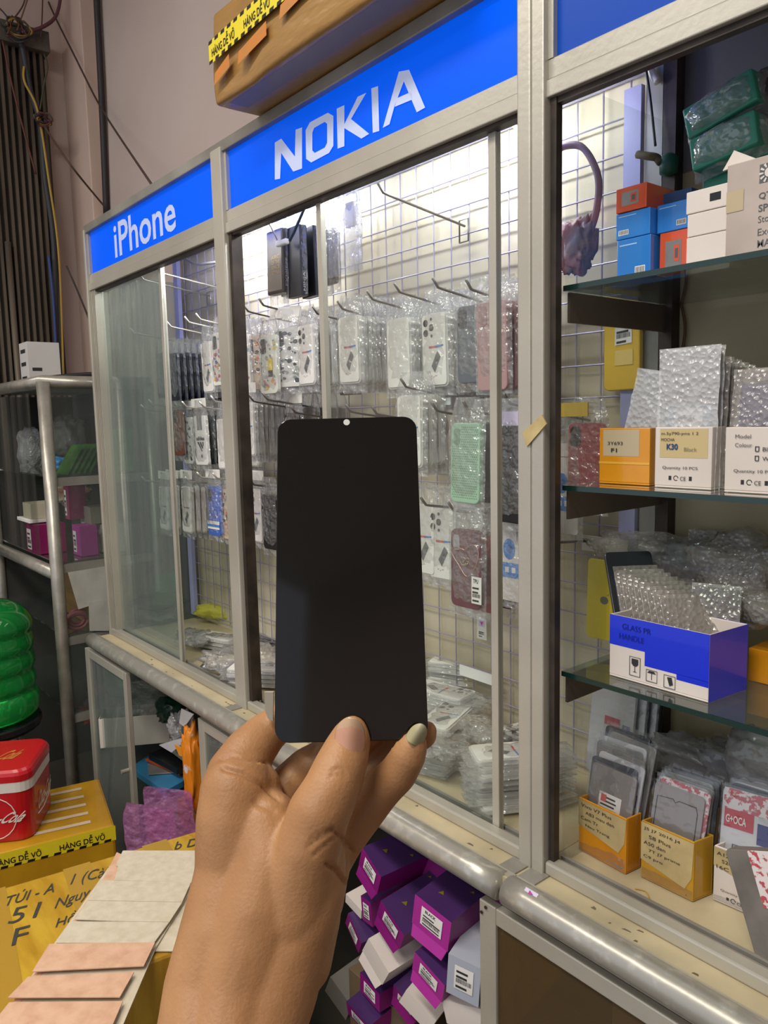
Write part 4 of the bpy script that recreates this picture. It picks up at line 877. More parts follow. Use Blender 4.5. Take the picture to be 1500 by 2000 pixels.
for i, (px, py, y, sx, sy, sz, s_, ml, l) in enumerate(((1270, 1085, .25, .09, .04, .03, 21, BUB, 'heap of bubble film behind left of blue taped carton'), (1360, 1110, .24, .09, .045, .035, 22, glass('smoky_film', (.6, .6, .62), 2, .1, .35, (.42, .41, .42), .01, 40), 'shiny grey film heap behind middle of blue taped carton'), (1440, 1120, .23, .06, .04, .05, 23, BUB, 'wrapped bundle behind right of blue taped carton'), (1460, 1180, .20, .06, .04, .025, 24, BUB, 'wrapped screens lying at right edge behind blue taped carton'), (1400, 1150, .22, .05, .03, .05, 25, BUB, 'bubble film parcel behind black edged screen'))):
    crumple('film_bundle', l, 'bundle', px, py, 1, y, sx, sy, sz, ml, s_, amp=.35)
a2 = P(1390, 1165, 1, .255); pack('screen_packet', 'square bubble film sheet propped against back board', (P(1430, 1150, 1, .27).x, .268, 1.20), .13, P(1430, 1045, 1, .27).z - 1.20, .006, 0, 0, 0, SILV, BUB)
carton_obj('taped_box', 'low worn carton behind right of blue taped carton', 'carton', Vector((P(1460, 1300, 1, .19).x + .01, .17, Z3)), Vector((.16, 0, 0)), Vector((0, .09, 0)), Vector((0, 0, .045)), TAPEO)
# floor boxes of the right cabinet
Z4 = .8425
def hand_note(lines, m=mat('old_tape3', '#c0ab78', .45, 0, '#a8946a', 30), v0=.30):
    def f(mb, a, u, w, h):
        mb.poly([a + u * x + h * y_ - wn_ for x, y_, wn_ in ((.0, v0 + .15, u.cross(h).normalized() * -.0006), (.85, v0 - .02, u.cross(h).normalized() * -.0006), (.97, v0 + .2, u.cross(h).normalized() * -.0006), (1, .97, u.cross(h).normalized() * -.0006), (0, .98, u.cross(h).normalized() * -.0006))], m)
        nr = u.cross(h).normalized() * .001
        for i, s_ in enumerate(lines): lettering(mb, s_, a + u * (.06 + .1 * (i % 2)) + h * (.86 - i * .12) + nr, u * (.10 + .065 * len(s_) * .7), h * .06, INK)
    return f
a, u, w, h, t1 = obj3('taped_box', 'yellow taped box with handwritten tape at left on display floor, packets inside', (1130, 1658), (1222, 1708), (1251, 1694), Z4, 1600, TAPEO, hand_note(['Vivo V7 Plus', 'A83 mau den', 'Cam Tr', 'Nau Trang'], v0=.34)); g1 = (a, u, w, h)
a, u, w, h, t2 = obj3('taped_box', 'second yellow taped box in middle of display floor with grey sheets', (1251, 1712), (1353, 1762), (1391, 1746), Z4, 1645, TAPEY, hand_note(['J5 J7 2016 J4', 'S8 Plus', 'A50 den', '7T J7 prime', 'C9 pro'], v0=.18)); g2 = (a, u, w, h)
a, u, w, h, t3 = obj3('parts_box', 'white box with old tape at right end of display floor', (1392, 1757), (1496, 1802), (1530, 1786), Z4, 1690, WB, lambda mb, a, u, w, h: (hand_note(['A12', 'S20 C', '16C'], v0=.5)(mb, a, u, w, h), d_ce(mb, a, u, w, h * .75))); g3 = (a, u, w, h)
def row(g, n, names, label, hts, wd, film, inner=SILV, lean=-.22, decos=None, group=None, up=0):
    a, u, w, h = g; yw = math.atan2(u.y, u.x); wd = min(wd, u.length * .93)
    for k in range(n):
        f = (k + .5) / (n + .6); base = a + w * f + u * .5 + Vector((0, 0, .004))
        l = label[min(k, len(label) - 1)]
        pack(names, l, base, wd, hts[min(k, len(hts) - 1)], .004, lean, yw + R(-.04, .04), R(-.05, .05), inner[k % len(inner)] if isinstance(inner, list) else inner, film, decos[k] if decos and k < len(decos) else None, group=(group if label.count(l) == 1 and l == label[-1] and n > len(label) else None), inner=inner[k % len(inner)] if isinstance(inner, list) else inner)
FILM = glass('matt_film', (.90, .90, .91), 1.8, .12, .05, (.6, .6, .62), .006, 40)
GS = mat('grey_sheet', '#8c8783', .35, .2); DS = mat('dark_sheet', '#2b303a', .3); LS = mat('light_sheet', '#c9c9cc', .35); RS = mat('red_white_print', '#dcd4d4', .4, 0, '#b85058', 130, lo=.5, hi=.56)
row(g1, 8, 'screen_packet', ['grey green wrapped screen with maker label at front of left yellow box', 'dark panel just behind the labelled one in left yellow box', 'thin wrapped panel standing in left yellow box'], [.132, .141, .148, .155, .162, .168, .175, .182], .082, FILM, [GS, DS, LS, GS, SILV, LS, GS, DS], decos=[lambda mb, a, u, h: (label_sheet(mb, a, u, h, .25, .52, .75, .72, None, 4, bar=False), mb.poly(quadf(a, u, h, .3, .62, .42, .70, .0012), REDP)), None, lambda mb, a, u, h: mb.poly(quadf(a, u, h, .78, .60, .95, .72), mat('navy_label', '#14206e', .4)), None, lambda mb, a, u, h: mb.poly(quadf(a, u, h, .7, .8, .9, .92), mat('navy_label', '#14206e', .4))], group='thin panels in left yellow box')
row(g2, 8, 'screen_packet', ['grey frame sheet with label at front of second yellow box', 'red and white patterned packet behind the grey frame sheet', 'thin grey panel standing in second yellow box'], [.135, .142, .138, .140, .142, .145, .145, .148], .082, FILM, [GS, RS, GS, LS, GS, SILV, DS, DS], decos=[lambda mb, a, u, h: (mb.tube([a + u * x + h * y_ for x, y_ in ((.06, .1), (.08, .86), (.40, .88), (.45, .85), (.52, .88), (.86, .88), (.90, .82), (.90, 0))], .0008, CHAN, 5), label_sheet(mb, a, u, h, .35, .22, .80, .34, None, 2, bar=False))], group='thin panels in second yellow box')
def d_geca(mb, a, u, h):
    nr = Vector((0, -.0012, 0)); mb.poly(quadf(a, u, h, .03, .82, 1, 1), RS); mb.poly(quadf(a, u, h, .06, .66, .66, .82, .0006), mat('red_label', '#b81c2c', .4)); lettering(mb, 'G+OCA', a + u * .1 + h * .70 + nr, u * .42, h * .07, WHITE, .02); mb.poly(quadf(a, u, h, .74, .58, 1, .76, .0006), mat('navy_label', '#14206e', .4)); lettering(mb, 'Rm 5', a + u * .35 + h * .40 + nr, u * .3, h * .07, mat('blue_ink', '#24407a', .5)); mb.tube([a + u * x + h * y_ + nr for x, y_ in ((.27, .1), (.27, .52), (.75, .52))], .0007, INK, 4)
row(g3, 5, 'screen_packet', ['white packet with red G+OCA label at front of white box', 'white edged panel standing behind the red labelled packet', ], [.15, .155, .155, .16, .16], .088, FILM, [LS, DS, LS, GS, DS], decos=[d_geca], group='panels behind the red labelled packet')
p = P(1465, 1730, 1, .015)
a = g3[0]
pack('screen_packet', 'crossed grey padded packet leaning against white box at right frame edge', (P(1545, 1860, 1, .03).x, .034, Z4 + .012), .075, .135, .016, -.05, -.1, -.40, mat('grey_padding', '#7d7872', .4, 0, '#5f5b56', 20), None, lambda mb, a, u, h: mb.poly(quadf(a, u, h, .42, .52, 1, 1), RS))
for (px, py, y, l, h_) in ((1210, 1520, .24, 'tall white housing packets standing behind left yellow box', .16), (1235, 1510, .255, 'dark edged housing behind the white ones at left rear', .175)):
    q_ = P(px, py, 1, y)
    for k in range(3 if h_ < .17 else 2): pack('housing_packet', l, (q_.x + k * .012, y - .035 + k * .012, Z4 + .06), .085, h_, .006, -.12, -.05, 0, SILV, FILM, (lambda mb, a, u, h: (mb.poly(quadf(a, u, h, .35, .55, .7, .64), mat('red_label', '#b81c2c', .4)), mb.poly(quadf(a, u, h, .76, .45, .93, .60), mat('navy_label', '#14206e', .4)))) if k == 0 and h_ < .17 else None, inner=LS if h_ < .17 else DS, group=l[:30] + 'group', cat='housing packet')
carton_obj('taped_box', 'low hidden carton carrying the tall housing packets', 'carton', Vector((-.655, .185, Z4)), Vector((.11, 0, 0)), Vector((0, .075, 0)), Vector((0, 0, .06)), TAPEB)
for i, (px, py, y, sx, sz, l) in enumerate(((1360, 1490, .22, .075, .03, 'smoky film parcels behind the second yellow box'), (1440, 1520, .22, .06, .045, 'shiny grey film parcel behind the red labelled packet'), (1500, 1500, .20, .05, .05, 'grey film parcel at right frame edge on display floor'))):
    crumple('film_bundle', l, 'bundle', px, py, 1, y, sx, .035, sz, glass('smoky_film', (.6, .6, .62), 2, .1, .35, (.42, .41, .42), .01, 40), 40 + i, amp=.3)
o = MB().tube(smooth_path([P(1240, 1735, 2, Z4 + .001), P(1262, 1742, 2, Z4 + .001), P(1268, 1765, 2, Z4 + .001), P(1250, 1770, 2, Z4 + .001)], 5), .0008, mat('rubber_band', '#b8923c', .5), 5).build('rubber_band'); tag(o, 'thin rubber band lying on display floor before second yellow box', 'rubber band')
# ================================================================== SMALL LEFT CABINET
X2, Y2, ZC = -2.62, -.10, 1.645
c2 = thing('tube_cabinet', 'smaller glass cabinet with round tube frame beyond left end of main cabinet', 'cabinet', (-3.0, .05, 0))
mb = MB(); mb.tube([(X2, Y2, 0), (X2, Y2, ZC)], .021, ALUP, 16); mb.tube([(X2, .25, 0), (X2, .25, ZC)], .018, ALUP, 12); mb.tube([(-3.40, Y2, 0), (-3.40, Y2, ZC)], .02, ALUP, 12); mb.tube([(-3.40, .25, 0), (-3.40, .25, ZC)], .018, ALUP, 12); mb.build('corner_tubes', c2, smooth=True)
mb = MB(); mb.tube([(-3.40, Y2, ZC), (X2, Y2, ZC), (X2, .25, ZC)], .021, ALUP, 14); mb.build('top_tubes', c2, smooth=True)
MB().box((-3.40, Y2, ZC - .012), (X2, .25, ZC + .004), ALUD).build('top_panel', c2)
for z_ in (1.335, 1.048, .80, .53):
    mb = MB(); mb.box((-3.40, Y2 + .01, z_), (X2 - .01, .25, z_ + .006), GLS); mb.box((X2 - .012, Y2 + .015, z_ - .028), (X2 + .004, .24, z_), ALUD); mb.build('shelf', c2)
MB().tube([(-3.40, Y2 - .005, 1.02), (X2, Y2 - .005, 1.02)], .022, ALUP, 12).build('front_tube', c2, smooth=True)
MB().box((X2 - .001, Y2 + .02, .05), (X2 + .003, .24, ZC - .02), glass('cabinet_side_glass', (.88, .92, .9), 1.2, .0, .03)).build('side_glass', c2)
MB().box((-3.2, Y2 - .004, 1.06), (-2.79, Y2, ZC - .03), GL).build('front_glass', c2)
MB().box((-3.40, .25, 0), (X2, .262, ZC), mat('dark_cabinet_back', '#33322d', .7)).build('back_panel', c2)
MB().box((-3.40, Y2 + .02, .02), (X2, .25, .06), DARKIN).build('bottom', c2)
MB().box((-3.405, Y2 + .02, .06), (-3.395, .25, ZC - .02), mat('dark_cabinet_back', '#33322d', .7)).build('side_panel', c2)
a = P(40, 738, 1, -.02); a.z = ZC + .021
def d_wb(mb, a, u, w, h):
    for v in (.12, .45, .75): mb.poly(quadf(a, u, h, .15, v, .75, v + .09), INK)
    b = a + u; mb.poly(quadf(b, w, h, .12, .32, .42, .40), INK)
carton_obj('product_box', 'small white box standing on top of the tube cabinet', 'box', Vector((-3.02, -.06, ZC + .006)), Vector((.10, 0, 0)), Vector((0, .11, 0)), Vector((0, 0, .15)), mat('grey_white_box', '#c9c6c4', .6), deco=d_wb)
cable([(-2.95, -.05, ZC + .012), (-2.85, -.06, ZC + .02), (-2.72, .02, ZC + .028), (-2.55, .10, ZC + .03), (-2.43, .03, ZC + .04)], .007, '#1a1a1a', 'black cable lying over the tube cabinet top')
# contents
GRNB = mat('green_sheet_stack', '#2f7a38', .35, 0, '#23602c', 6)
def sbox(label, px, py, y, sx, sy, sz, m, rot=0, name='box', cat='box', tilt=0, deco=None, sit=None):
    p = P(px, py, 1, y); t = MB().box((-sx / 2, -sy / 2, 0), (sx / 2, sy / 2, sz), m).build(name, bevel=.0015)
    t.location = (p.x, y, sit if sit is not None else p.z); t.rotation_euler = (0, tilt, rot); return tag(t, label, cat)
def sxbox(label, px0, px1, pt, z0, x, dep, m, **k):
    """box seen through the side glass: side face on plane x"""
    a = P(px0, (pt + 900) / 2, 0, x); b = P(px1, (pt + 900) / 2, 0, x); zt = P((px0 + px1) / 2, pt, 0, x).z
    return carton_obj(k.get('name', 'box'), label, k.get('cat', 'box'), Vector((x - dep, a.y, z0)), Vector((dep, 0, 0)), Vector((0, b.y - a.y, 0)), Vector((0, 0, max(.01, zt - z0))), m)
sxbox('large green box in tube cabinet seen through two panes of glass', 208, 262, 838, 1.342, -2.66, .10, mat('green_box', '#3f9a52', .45, 0, '#348446', 4))
for k in range(5):
    b_ = thing('green_sheet', 'green shiny sheet leaning against green box, front one' if k == 0 else 'green shiny sheet leaning in row behind the front one', 'sheet', (-2.68 - .015 * k, -.045 + .024 * k, 1.343), None if k == 0 else 'leaning green sheets', rot=(-.55, 0, 0))
    MB().box((-.05, -.004, 0), (.05, .004, .11), mat('green_foil', '#5fa83c', .2, .5, '#1f5c2a', 14)).build('sheet', b_, world=False)
crumple('film_bundle', 'crumpled clear film heap in upper left of tube cabinet', 'bundle', 62, 880, 1, .05, .06, .05, .085, BUBL, 51, amp=.25)
crumple('film_bundle', 'grey film heap behind the green sheets in tube cabinet', 'bundle', 130, 850, 1, .15, .10, .05, .07, BUB, 52, amp=.3)
crumple('film_bundle', 'blue plastic bag below film heap in tube cabinet', 'bag', 112, 905, 1, .0, .05, .03, .02, mat('blue_bag', '#3a8ac8', .25), 53, amp=.4)
PU2 = mat('deep_magenta_box', '#8a1458', .4)
def d_p(mb, a, u, w, h): label_sheet(mb, a, u, h, .1, .1, .5, .8, None, 4)
for i, (x, y, z, sx, sy, sz, m_, l) in enumerate(((-2.90, -.05, 1.056, .13, .10, .105, PU2, 'magenta box at lower left of tube cabinet shelf'), (-2.72, .03, 1.056, .08, .06, .105, MAG, 'magenta box with labels beside the white one in tube cabinet'), (-2.715, .12, 1.056, .07, .07, .10, WHITE, 'white box next to labelled magenta one in tube cabinet'), (-2.80, .03, 1.175, .05, .06, .13, PU2, 'upright magenta box in middle of tube cabinet'), (-2.76, .10, 1.16, .10, .10, .06, mat('grey_card', '#8a8478', .6), 'grey flattened box on magenta ones in tube cabinet'), (-2.95, -.06, 1.165, .16, .10, .012, WHITE, 'white tray over lower left magenta box'), (-2.93, -.06, 1.178, .10, .08, .055, mat('cream_card', '#c9bfa8', .6), 'cream card packets on the white tray'))):
    carton_obj('box', l, 'box', Vector((x - sx / 2, y - sy / 2, z)), Vector((sx, 0, 0)), Vector((0, sy, 0)), Vector((0, 0, sz)), m_, deco=d_p if m_ in (PU2, MAG) else None)
crumple('plastic_bag', 'white and orange torn bag at top of middle shelf in tube cabinet', 'bag', 140, 965, 1, .10, .10, .05, .03, mat('orange_white_bag', '#b8b0a8', .5, 0, '#b06a4a', 12), 54, amp=.5)
TB2 = mat('ribbed_yellow_carton', '#a07420', .4, 0, '#7a5414', 5, stretch=(1, 1, 20))
carton_obj('carton', 'ribbed yellow carton on lower shelf of tube cabinet', 'carton', Vector((-2.98, .02, .807)), Vector((.30, 0, 0)), Vector((0, .20, 0)), Vector((0, 0, .19)), TB2)
mb = MB(); p = P(141, 1210, 0, -2.66)
for k in range(6):
    c = p + Vector((R(-.02, .0), R(-.03, .05), R(-.04, .01))); rr = R(.02, .04)
    mb.tube([c + Vector((0, math.cos(a * .45) * rr, math.sin(a * .45) * rr * .8)) for a in range(15)], .0045, mat('pink_cable', '#b05a68', .4), 6)
tag(mb.build('cable_coil', smooth=True), 'coiled pink cable seen through side of tube cabinet', 'cable')
sxbox('lime green card beside coiled pink cable', 164, 176, 1190, .83, -2.64, .02, mat('lime_card', '#5a8a2a', .5), cat='card')
def paper(label, pts, x):
    q_ = [P(a, b, 0, x) for a, b in pts]; m_ = MB().prism(q_, (.0015, 0, 0), mat('grey_paper', '#b9b8b0', .7, 0, '#a6a59d', 15)); tag(m_.build('paper_sheet'), label, 'paper')
paper('tilted sheet of paper taped inside side glass of tube cabinet', [(132, 1118), (205, 1106), (216, 1170), (153, 1190)], X2 + .006)
paper('lower sheet of paper on side glass beside the counter end', [(173, 1176), (216, 1170), (220, 1232), (175, 1232)], X2 + .009)
t = thing('water_jug', 'clear water bottle with yellow cap on bottom shelf of tube cabinet', 'bottle', (-2.68, .12, .537))
MB().lathe([(.03, 0), (.033, .01), (.033, .10), (.02, .13), (.014, .14), (.014, .155)], (-2.68, .12, .537), glass('clear_pet', (.9, .93, .92), 2, .05, .1, (.7, .72, .7)), 16).build('body', t, smooth=True)
MB().lathe([(.016, .155), (.016, .185)], (-2.68, .12, .537), mat('yellow_cap', '#c9b828', .4), 14).build('cap', t)
# ================================================================== JUG, COOLER, CARTONS ON THE LEFT
GG = mat('green_pet', '#1f8a3c', .12, 0, '#2aa84c', 4, spec=.8, coat=.6)
gb = bpy.data.materials.new('green_bottle_plastic'); gb.use_nodes = True; b_ = gb.node_tree.nodes['Principled BSDF']
b_.inputs['Base Color'].default_value = hx('#1c9a44'); b_.inputs['Roughness'].default_value = .08; b_.inputs['Transmission Weight'].default_value = .55; b_.inputs['Coat Weight'].default_value = .5; b_.inputs['IOR'].default_value = 1.25
o = PD(-22, 1405, 2.45)
t = thing('water_bottle', 'large ribbed green water bottle at left edge behind red cooler', 'bottle', o)
r_ = .155; H = zat(o.x, o.y, 1172) - o.z
prof = [(r_ * .80, 0), (r_ * .96, H * .04), (r_, H * .10), (r_ * 1.0, H * .20)]
for k in range(4): z_ = .20 + k * .155; prof += [(r_ * .93, H * (z_ + .03)), (r_ * .91, H * (z_ + .05)), (r_ * .97, H * (z_ + .09)), (r_ * .965, H * (z_ + .13))]
prof += [(r_ * .93, H * .84), (r_ * .80, H * .92), (r_ * .55, H * .975), (r_ * .2, H)]
MB().lathe(prof, o, gb, 48).build('body', t, smooth=True, sub=1)
t = thing('stool', 'black and steel folding stool under the green water bottle', 'stool', (o.x, o.y, 0))
MB().lathe([(.15, -.03), (.155, -.02), (.155, -.004), (.15, 0)], o, BLACK, 24).build('seat', t)
for a in range(4): MB().tube([o + Vector((math.cos(a * 1.57 + .6) * .12, math.sin(a * 1.57 + .6) * .12, -.03)), Vector((o.x + math.cos(a * 1.57 + .6) * .19, o.y + math.sin(a * 1.57 + .6) * .19, 0))], .009, ALUT, 8).build('leg', t, smooth=True)
# carton 1
ZK = .45
A_, B_, D_ = P(225, 1612, 2, ZK), P(180, 1522, 2, ZK), P(0, 1668, 2, ZK)
w = (B_ - A_); u = (D_ - A_).normalized() * .46; w = w - u.normalized() * w.dot(u.normalized())
t = thing('carton', 'yellow taped carton under the red cooler', 'carton', A_ + Vector((0, 0, -ZK)))
MB().obox(A_ + Vector((0, 0, -ZK)), u, w, Vector((0, 0, ZK)), TAPEY).build('box_body', t, bevel=.008)
mb = MB(); dz = Vector((0, 0, .0012))
for k in range(5):
    mb.poly([A_ + u * a + w * b + dz for a, b in ((.12, .14 + k * .17), (.42, .16 + k * .17), (.42, .21 + k * .17), (.12, .19 + k * .17))], mat('pale_tape_gap', '#c9b59a', .5))
mb.build('tape_gaps', t)
nf = -w.normalized()
def warn_tape(t, o, ux, up, n, m=YEL, text='HÀNG DỄ VỠ', dash=True, tlo=.22, thi=.80):
    """yellow and black fragile tape: band o, along ux, height up"""
    mb = MB(); nr = ux.cross(up).normalized() * .0008; mb.poly([o + nr, o + ux + nr, o + ux + up + nr, o + up + nr], m)
    for k in range(n):
        s0 = ux * (k / n); lettering(mb, text, o + s0 + ux * (.10 / n) + up * tlo + nr * 1.3, ux * (.72 / n), up * (thi - tlo), BLACK, .015)
    nd = n * 5
    for k in range(nd):
        for v0, v1 in (((.0, .14), (.86, 1.0)) if dash == 2 else ((.0, .16),)):
            a = o + ux * (k / nd) + up * v0 + nr * 1.6; mb.poly([a, a + ux * (.55 / nd), a + ux * (.62 / nd) + up * (v1 - v0), a + ux * (.07 / nd) + up * (v1 - v0)], BLACK)
    mb.build('fragile_tape', t)
sgn = 1 if (u.cross(Vector((0, 0, 1)))).dot(nf) > 0 else -1
F0 = A_ + u; warn_tape(t, F0 + Vector((0, 0, -.040)) - w.normalized() * .0, -u, Vector((0, 0, .040)), 3)
# which side faces camera: the A-B edge side is +x; front tape also along near side
# cooler
zc = ZK + .002
c0, c1 = P(66, 1640, 2, zc), P(106, 1567, 2, zc)
w2 = c1 - c0; w2.z = 0; u2 = Vector((-w2.y, w2.x, 0)).normalized() * -.24
if u2.dot(P(0, 1655, 2, zc) - c0) < 0: u2 = -u2
w2 = w2 * 1.05
t = thing('cool_box', 'red cool box with white script lettering and white rim', 'cool box', c0)
hb = zat(c0.x, c0.y, 1545) - zc; hr = zat(c0.x, c0.y, 1525) - zc; hl = hr + .030
RED = mat('cooler_red', '#c01320', .3, 0, '#a80e1a', 4, coat=.3); CW_ = mat('cooler_white', '#dad4cc', .4)
def loft(mb, rings, m, rad=.035):
    """rounded-corner rings (height, scale) stacked into one closed shell"""
    c = c0 + (u2 + w2) / 2; ul, wl = u2.length, w2.length; a_, b_ = u2.normalized(), w2.normalized(); vs = []; n = 0
    for z_, s_ in rings:
        X, Y, r_ = ul * s_ / 2, wl * s_ / 2, rad * s_; ring = []
        for qx, qy, a0 in ((1, 1, 0), (-1, 1, 90), (-1, -1, 180), (1, -1, 270)):
            for k in range(6):
                an = math.radians(a0 + 15 * k * 1.2); ring.append(c + a_ * (qx * (X - r_) + r_ * math.cos(an)) + b_ * (qy * (Y - r_) + r_ * math.sin(an)) + Vector((0, 0, z_)))
        n = len(ring); vs += ring
    fs = [tuple(range(n))[::-1], tuple(range((len(rings) - 1) * n, len(rings) * n))]
    for i in range(len(rings) - 1):
        for k in range(n): fs.append((i * n + k, i * n + (k + 1) % n, (i + 1) * n + (k + 1) % n, (i + 1) * n + k))
    if a_.cross(b_).z < 0: fs = [f[::-1] for f in fs]
    mb.add(vs, fs, m)
mb = MB(); loft(mb, [(0, .96), (.006, .98), (hb, 1.0)], RED); mb.build('body', t)
mb = MB(); loft(mb, [(hb, 1.015), (hr, 1.02)], CW_); mb.build('rim', t)
mb = MB(); loft(mb, [(hr, 1.03), (hr + .016, 1.03), (hr + .024, 1.0), (hl, .95)], RED); mb.build('lid', t)
mb = MB(); nrm = w2.normalized()
side_o = c0 + Vector((0, 0, 0)); upv = Vector((0, 0, 1))
# right side (along w2)
out = -u2.normalized() * .002
def script(mb, s, o, ux, up, m): lettering(mb, s, o, ux, up + ux * .25, m, .02)
script(mb, 'Coca-Cola', c0 + out + w2 * .22 + upv * hb * .42, w2 * .55, upv * hb * .30, CW_)
mb.tube([c0 + out * 1.3 + w2 * x + upv * hb * y_ for x, y_ in ((.22, .36), (.45, .33), (.75, .42))], .0012, CW_, 5)
fo = c0 - w2.normalized() * .002; 
script(mb, 'Coca-Cola', fo + u2 * .62 + upv * hb * .40, -u2 * .5, upv * hb * .22, CW_)
mb.tube([fo + u2 * .38 + upv * hb * .5 - w2.normalized() * .001 + (-u2.normalized() * math.cos(k * .3) + upv * math.sin(k * .3)) * .055 for k in range(22)], .0012, CW_, 5)
lt = c0 + upv * (hl + .0008); script(mb, 'Coca-Cola', lt + u2 * .7 + w2 * .35, -u2 * .45, w2 * .28, mat('worn_gold', '#c8803a', .5))
mb.build('lettering', t)
# carton 2 in the foreground
ZF = .65
e0, e1 = P(0, 1735, 2, ZF), P(390, 1620, 2, ZF); n0 = P(330, 1863, 2, ZF)
ev = (e0 - e1); ev.z = 0; ev.normalize(); rv = Vector((-ev.y, ev.x, 0));
if rv.dot(n0 - e1) < 0: rv = -rv
wid = rv.dot(n0 - e1)
o1 = e1 - ev * .03
t = thing('carton', 'yellow taped carton with handwriting in the foreground', 'carton', o1 + Vector((0, 0, -ZF)))
MB().obox(o1 + Vector((0, 0, -ZF)), ev * .85, rv * wid, Vector((0, 0, ZF)), mat('bright_yellow_tape', '#c9a236', .22, 0, '#a87c20', 7, .35, 20, coat=.4, stretch=(1, 4, 1))).build('box_body', t, bevel=.006)
MK = mat('marker_ink', '#3a3a38', .6)
def mark(s, x0, y0, x1, y1, h_, sk=.0):
    a = P(x0, y0, 2, ZF + .001); b = P(x1, y1, 2, ZF + .001); c = P(x0 + sk, y0 - h_, 2, ZF + .001); mb = MB(); lettering(mb, s, a, b - a, c - a, MK, .0); mb.build('handwriting', t)
mark('TÚI - A', 5, 1772, 105, 1742, 26, 12); mark('1 (Cài)', 134, 1735, 215, 1716, 28, 12); mark('51', 14, 1806, 70, 1792, 32, 14); mark('Nguy', 103, 1782, 170, 1758, 28, 12); mark('F', 22, 1848, 52, 1840, 34, 8); mark('Hồ', 108, 1812, 145, 1800, 24, 8); mark('b D', 340, 1660, 384, 1652, 16, 6)
mb = MB()
for k in range(5): 
    a = o1 + ev * (.10 + k * .15) + Vector((0, 0, .0006)); mb.poly([a, a + rv * wid, a + rv * wid + ev * .05, a + ev * .05], mat('tape_overlap', '#b08a34', .25, coat=.4))
mb.build('tape_strips', t)
# cardboard pieces
CB = mat('cream_corrugated', '#d0c5b0', .85, 0, '#c3b69e', 60, stretch=(1, 1, 1)); CBP = mat('pinkish_card', '#d8b093', .85, 0, '#c99d80', 50)
def sheet(pts, dz, m, label, tk=.002):
    q_ = [P(a, b, 2, ZF + dz) for a, b in pts]
    tag(MB().prism(q_, (0, 0, -tk), m).build('cardboard_piece', bevel=.0003), label, 'cardboard')
sheet([(300, 1690), (390, 1690), (390, 1756), (337, 1857), (302, 1857)], .0040, CB, 'cream cardboard slip poking out at right under the others')
sheet([(232, 1666), (372, 1740), (305, 1850), (228, 2030), (-25, 2030), (100, 1850)], .007, CB, 'long cream cardboard backing under the row of pieces')
sheet([(228, 1664), (205, 1710), (120, 1830), (-15, 2010), (-5, 2016), (222, 1718), (245, 1672)], .0075, CBP, 'narrow pinkish cardboard edge along left side of the backing')
sheet([(240, 1661), (395, 1661), (395, 1724), (223, 1719), (231, 1691), (226, 1690)], .0100, CB, 'cream cardboard piece farthest away, at top of the row')
sheet([(196, 1719), (373, 1723), (356, 1761), (172, 1758)], .0135, CB, 'second cream cardboard piece from the far end')
sheet([(172, 1759), (356, 1762), (331, 1800), (238, 1799), (146, 1795)], .0130, CB, 'third cream cardboard piece with slit in front edge')
sheet([(140, 1799), (330, 1801), (300, 1842), (110, 1841)], .0125, CB, 'fourth cream cardboard piece, just before the pinkish ones')
sheet([(96, 1843), (303, 1840), (281, 1886), (63, 1897)], .016, CBP, 'pinkish cardboard piece, farthest of the three')
sheet([(55, 1907), (262, 1898), (234, 1947), (15, 1948)], .016, CBP, 'middle pinkish cardboard piece')
sheet([(18, 1957), (240, 1955), (212, 2020), (-32, 2020)], .016, CBP, 'pinkish cardboard piece nearest the camera')
# ================================================================== UNDER THE COUNTER
def ubase(label, px, py, y, sx, sy, sz, m, seed, **k): return crumple('plastic_bag', label, 'bag', px, py, 1, y, sx, sy, sz, m, seed, **k)
# pixel guided pieces on planes inside the base cabinet
a = P(196, 1462, 2, .49); b = P(332, 1450, 2, .49); u_ = b - a; w_ = Vector((-u_.y, u_.x, 0)).normalized() * .10
carton_obj('open_box', 'long white open box under the counter at left', 'box', a, u_, w_, Vector((0, 0, zat(b.x, b.y, 1394) - .49)), WB, True)
ubase('grey clear bag stuffed above the white box under counter', 270, 1375, .10, .16, .08, .05, BAG2, 61, amp=.4)
ubase('pink film bag beside grey bag under the counter', 205, 1360, .08, .05, .05, .05, BAGP, 62, amp=.4)
ubase('red plastic bag in white box behind lower glass door', 190, 1392, .06, .07, .05, .02, mat('red_bag', '#b02a20', .3), 63, amp=.4)
ubase('dark green bag under the counter right of grey bag', 335, 1385, .12, .05, .04, .04, mat('dark_green_bag', '#16382c', .3), 64, amp=.3)
ubase('clear bag hanging at open base right of white box', 357, 1430, .02, .035, .03, .05, BAG2, 65, amp=.5)
mb = MB(); q_ = [P(354, 1384, 1, .0), P(378, 1395, 1, .0), P(360, 1420, 1, .0), P(350, 1412, 1, .0)]; mb.prism(q_, (0, .002, 0), WHITE); tag(mb.build('card_scrap'), 'white torn card hanging under the counter nose', 'card')
mb = MB(); q_ = [P(342, 1445, 1, -.02), P(372, 1438, 1, -.02), P(335, 1470, 1, -.02), P(310, 1455, 1, -.02)]; mb.prism(q_, (0, .002, 0), mat('pale_card', '#b9bcc0', .5)); tag(mb.build('card_scrap'), 'pale folded card on top of black packet under counter', 'card')
def flat(label, pts, y0, m, tk=.012, name='packet', cat='packet'):
    z_ = y0; q_ = [P(a, b, 2, z_) for a, b in pts]; tag(MB().prism(q_, (0, 0, -tk), m).build(name, bevel=.001), label, cat); return z_
z_ = flat('light blue flat packet on lower board under the counter', [(255, 1498), (290, 1475), (365, 1490), (358, 1525), (322, 1545)], .424, mat('light_blue_pack', '#3f88b8', .35), .02)
flat('grey flat packet lying on the light blue one', [(288, 1490), (330, 1498), (345, 1508), (290, 1512)], .430, SILV, .004)
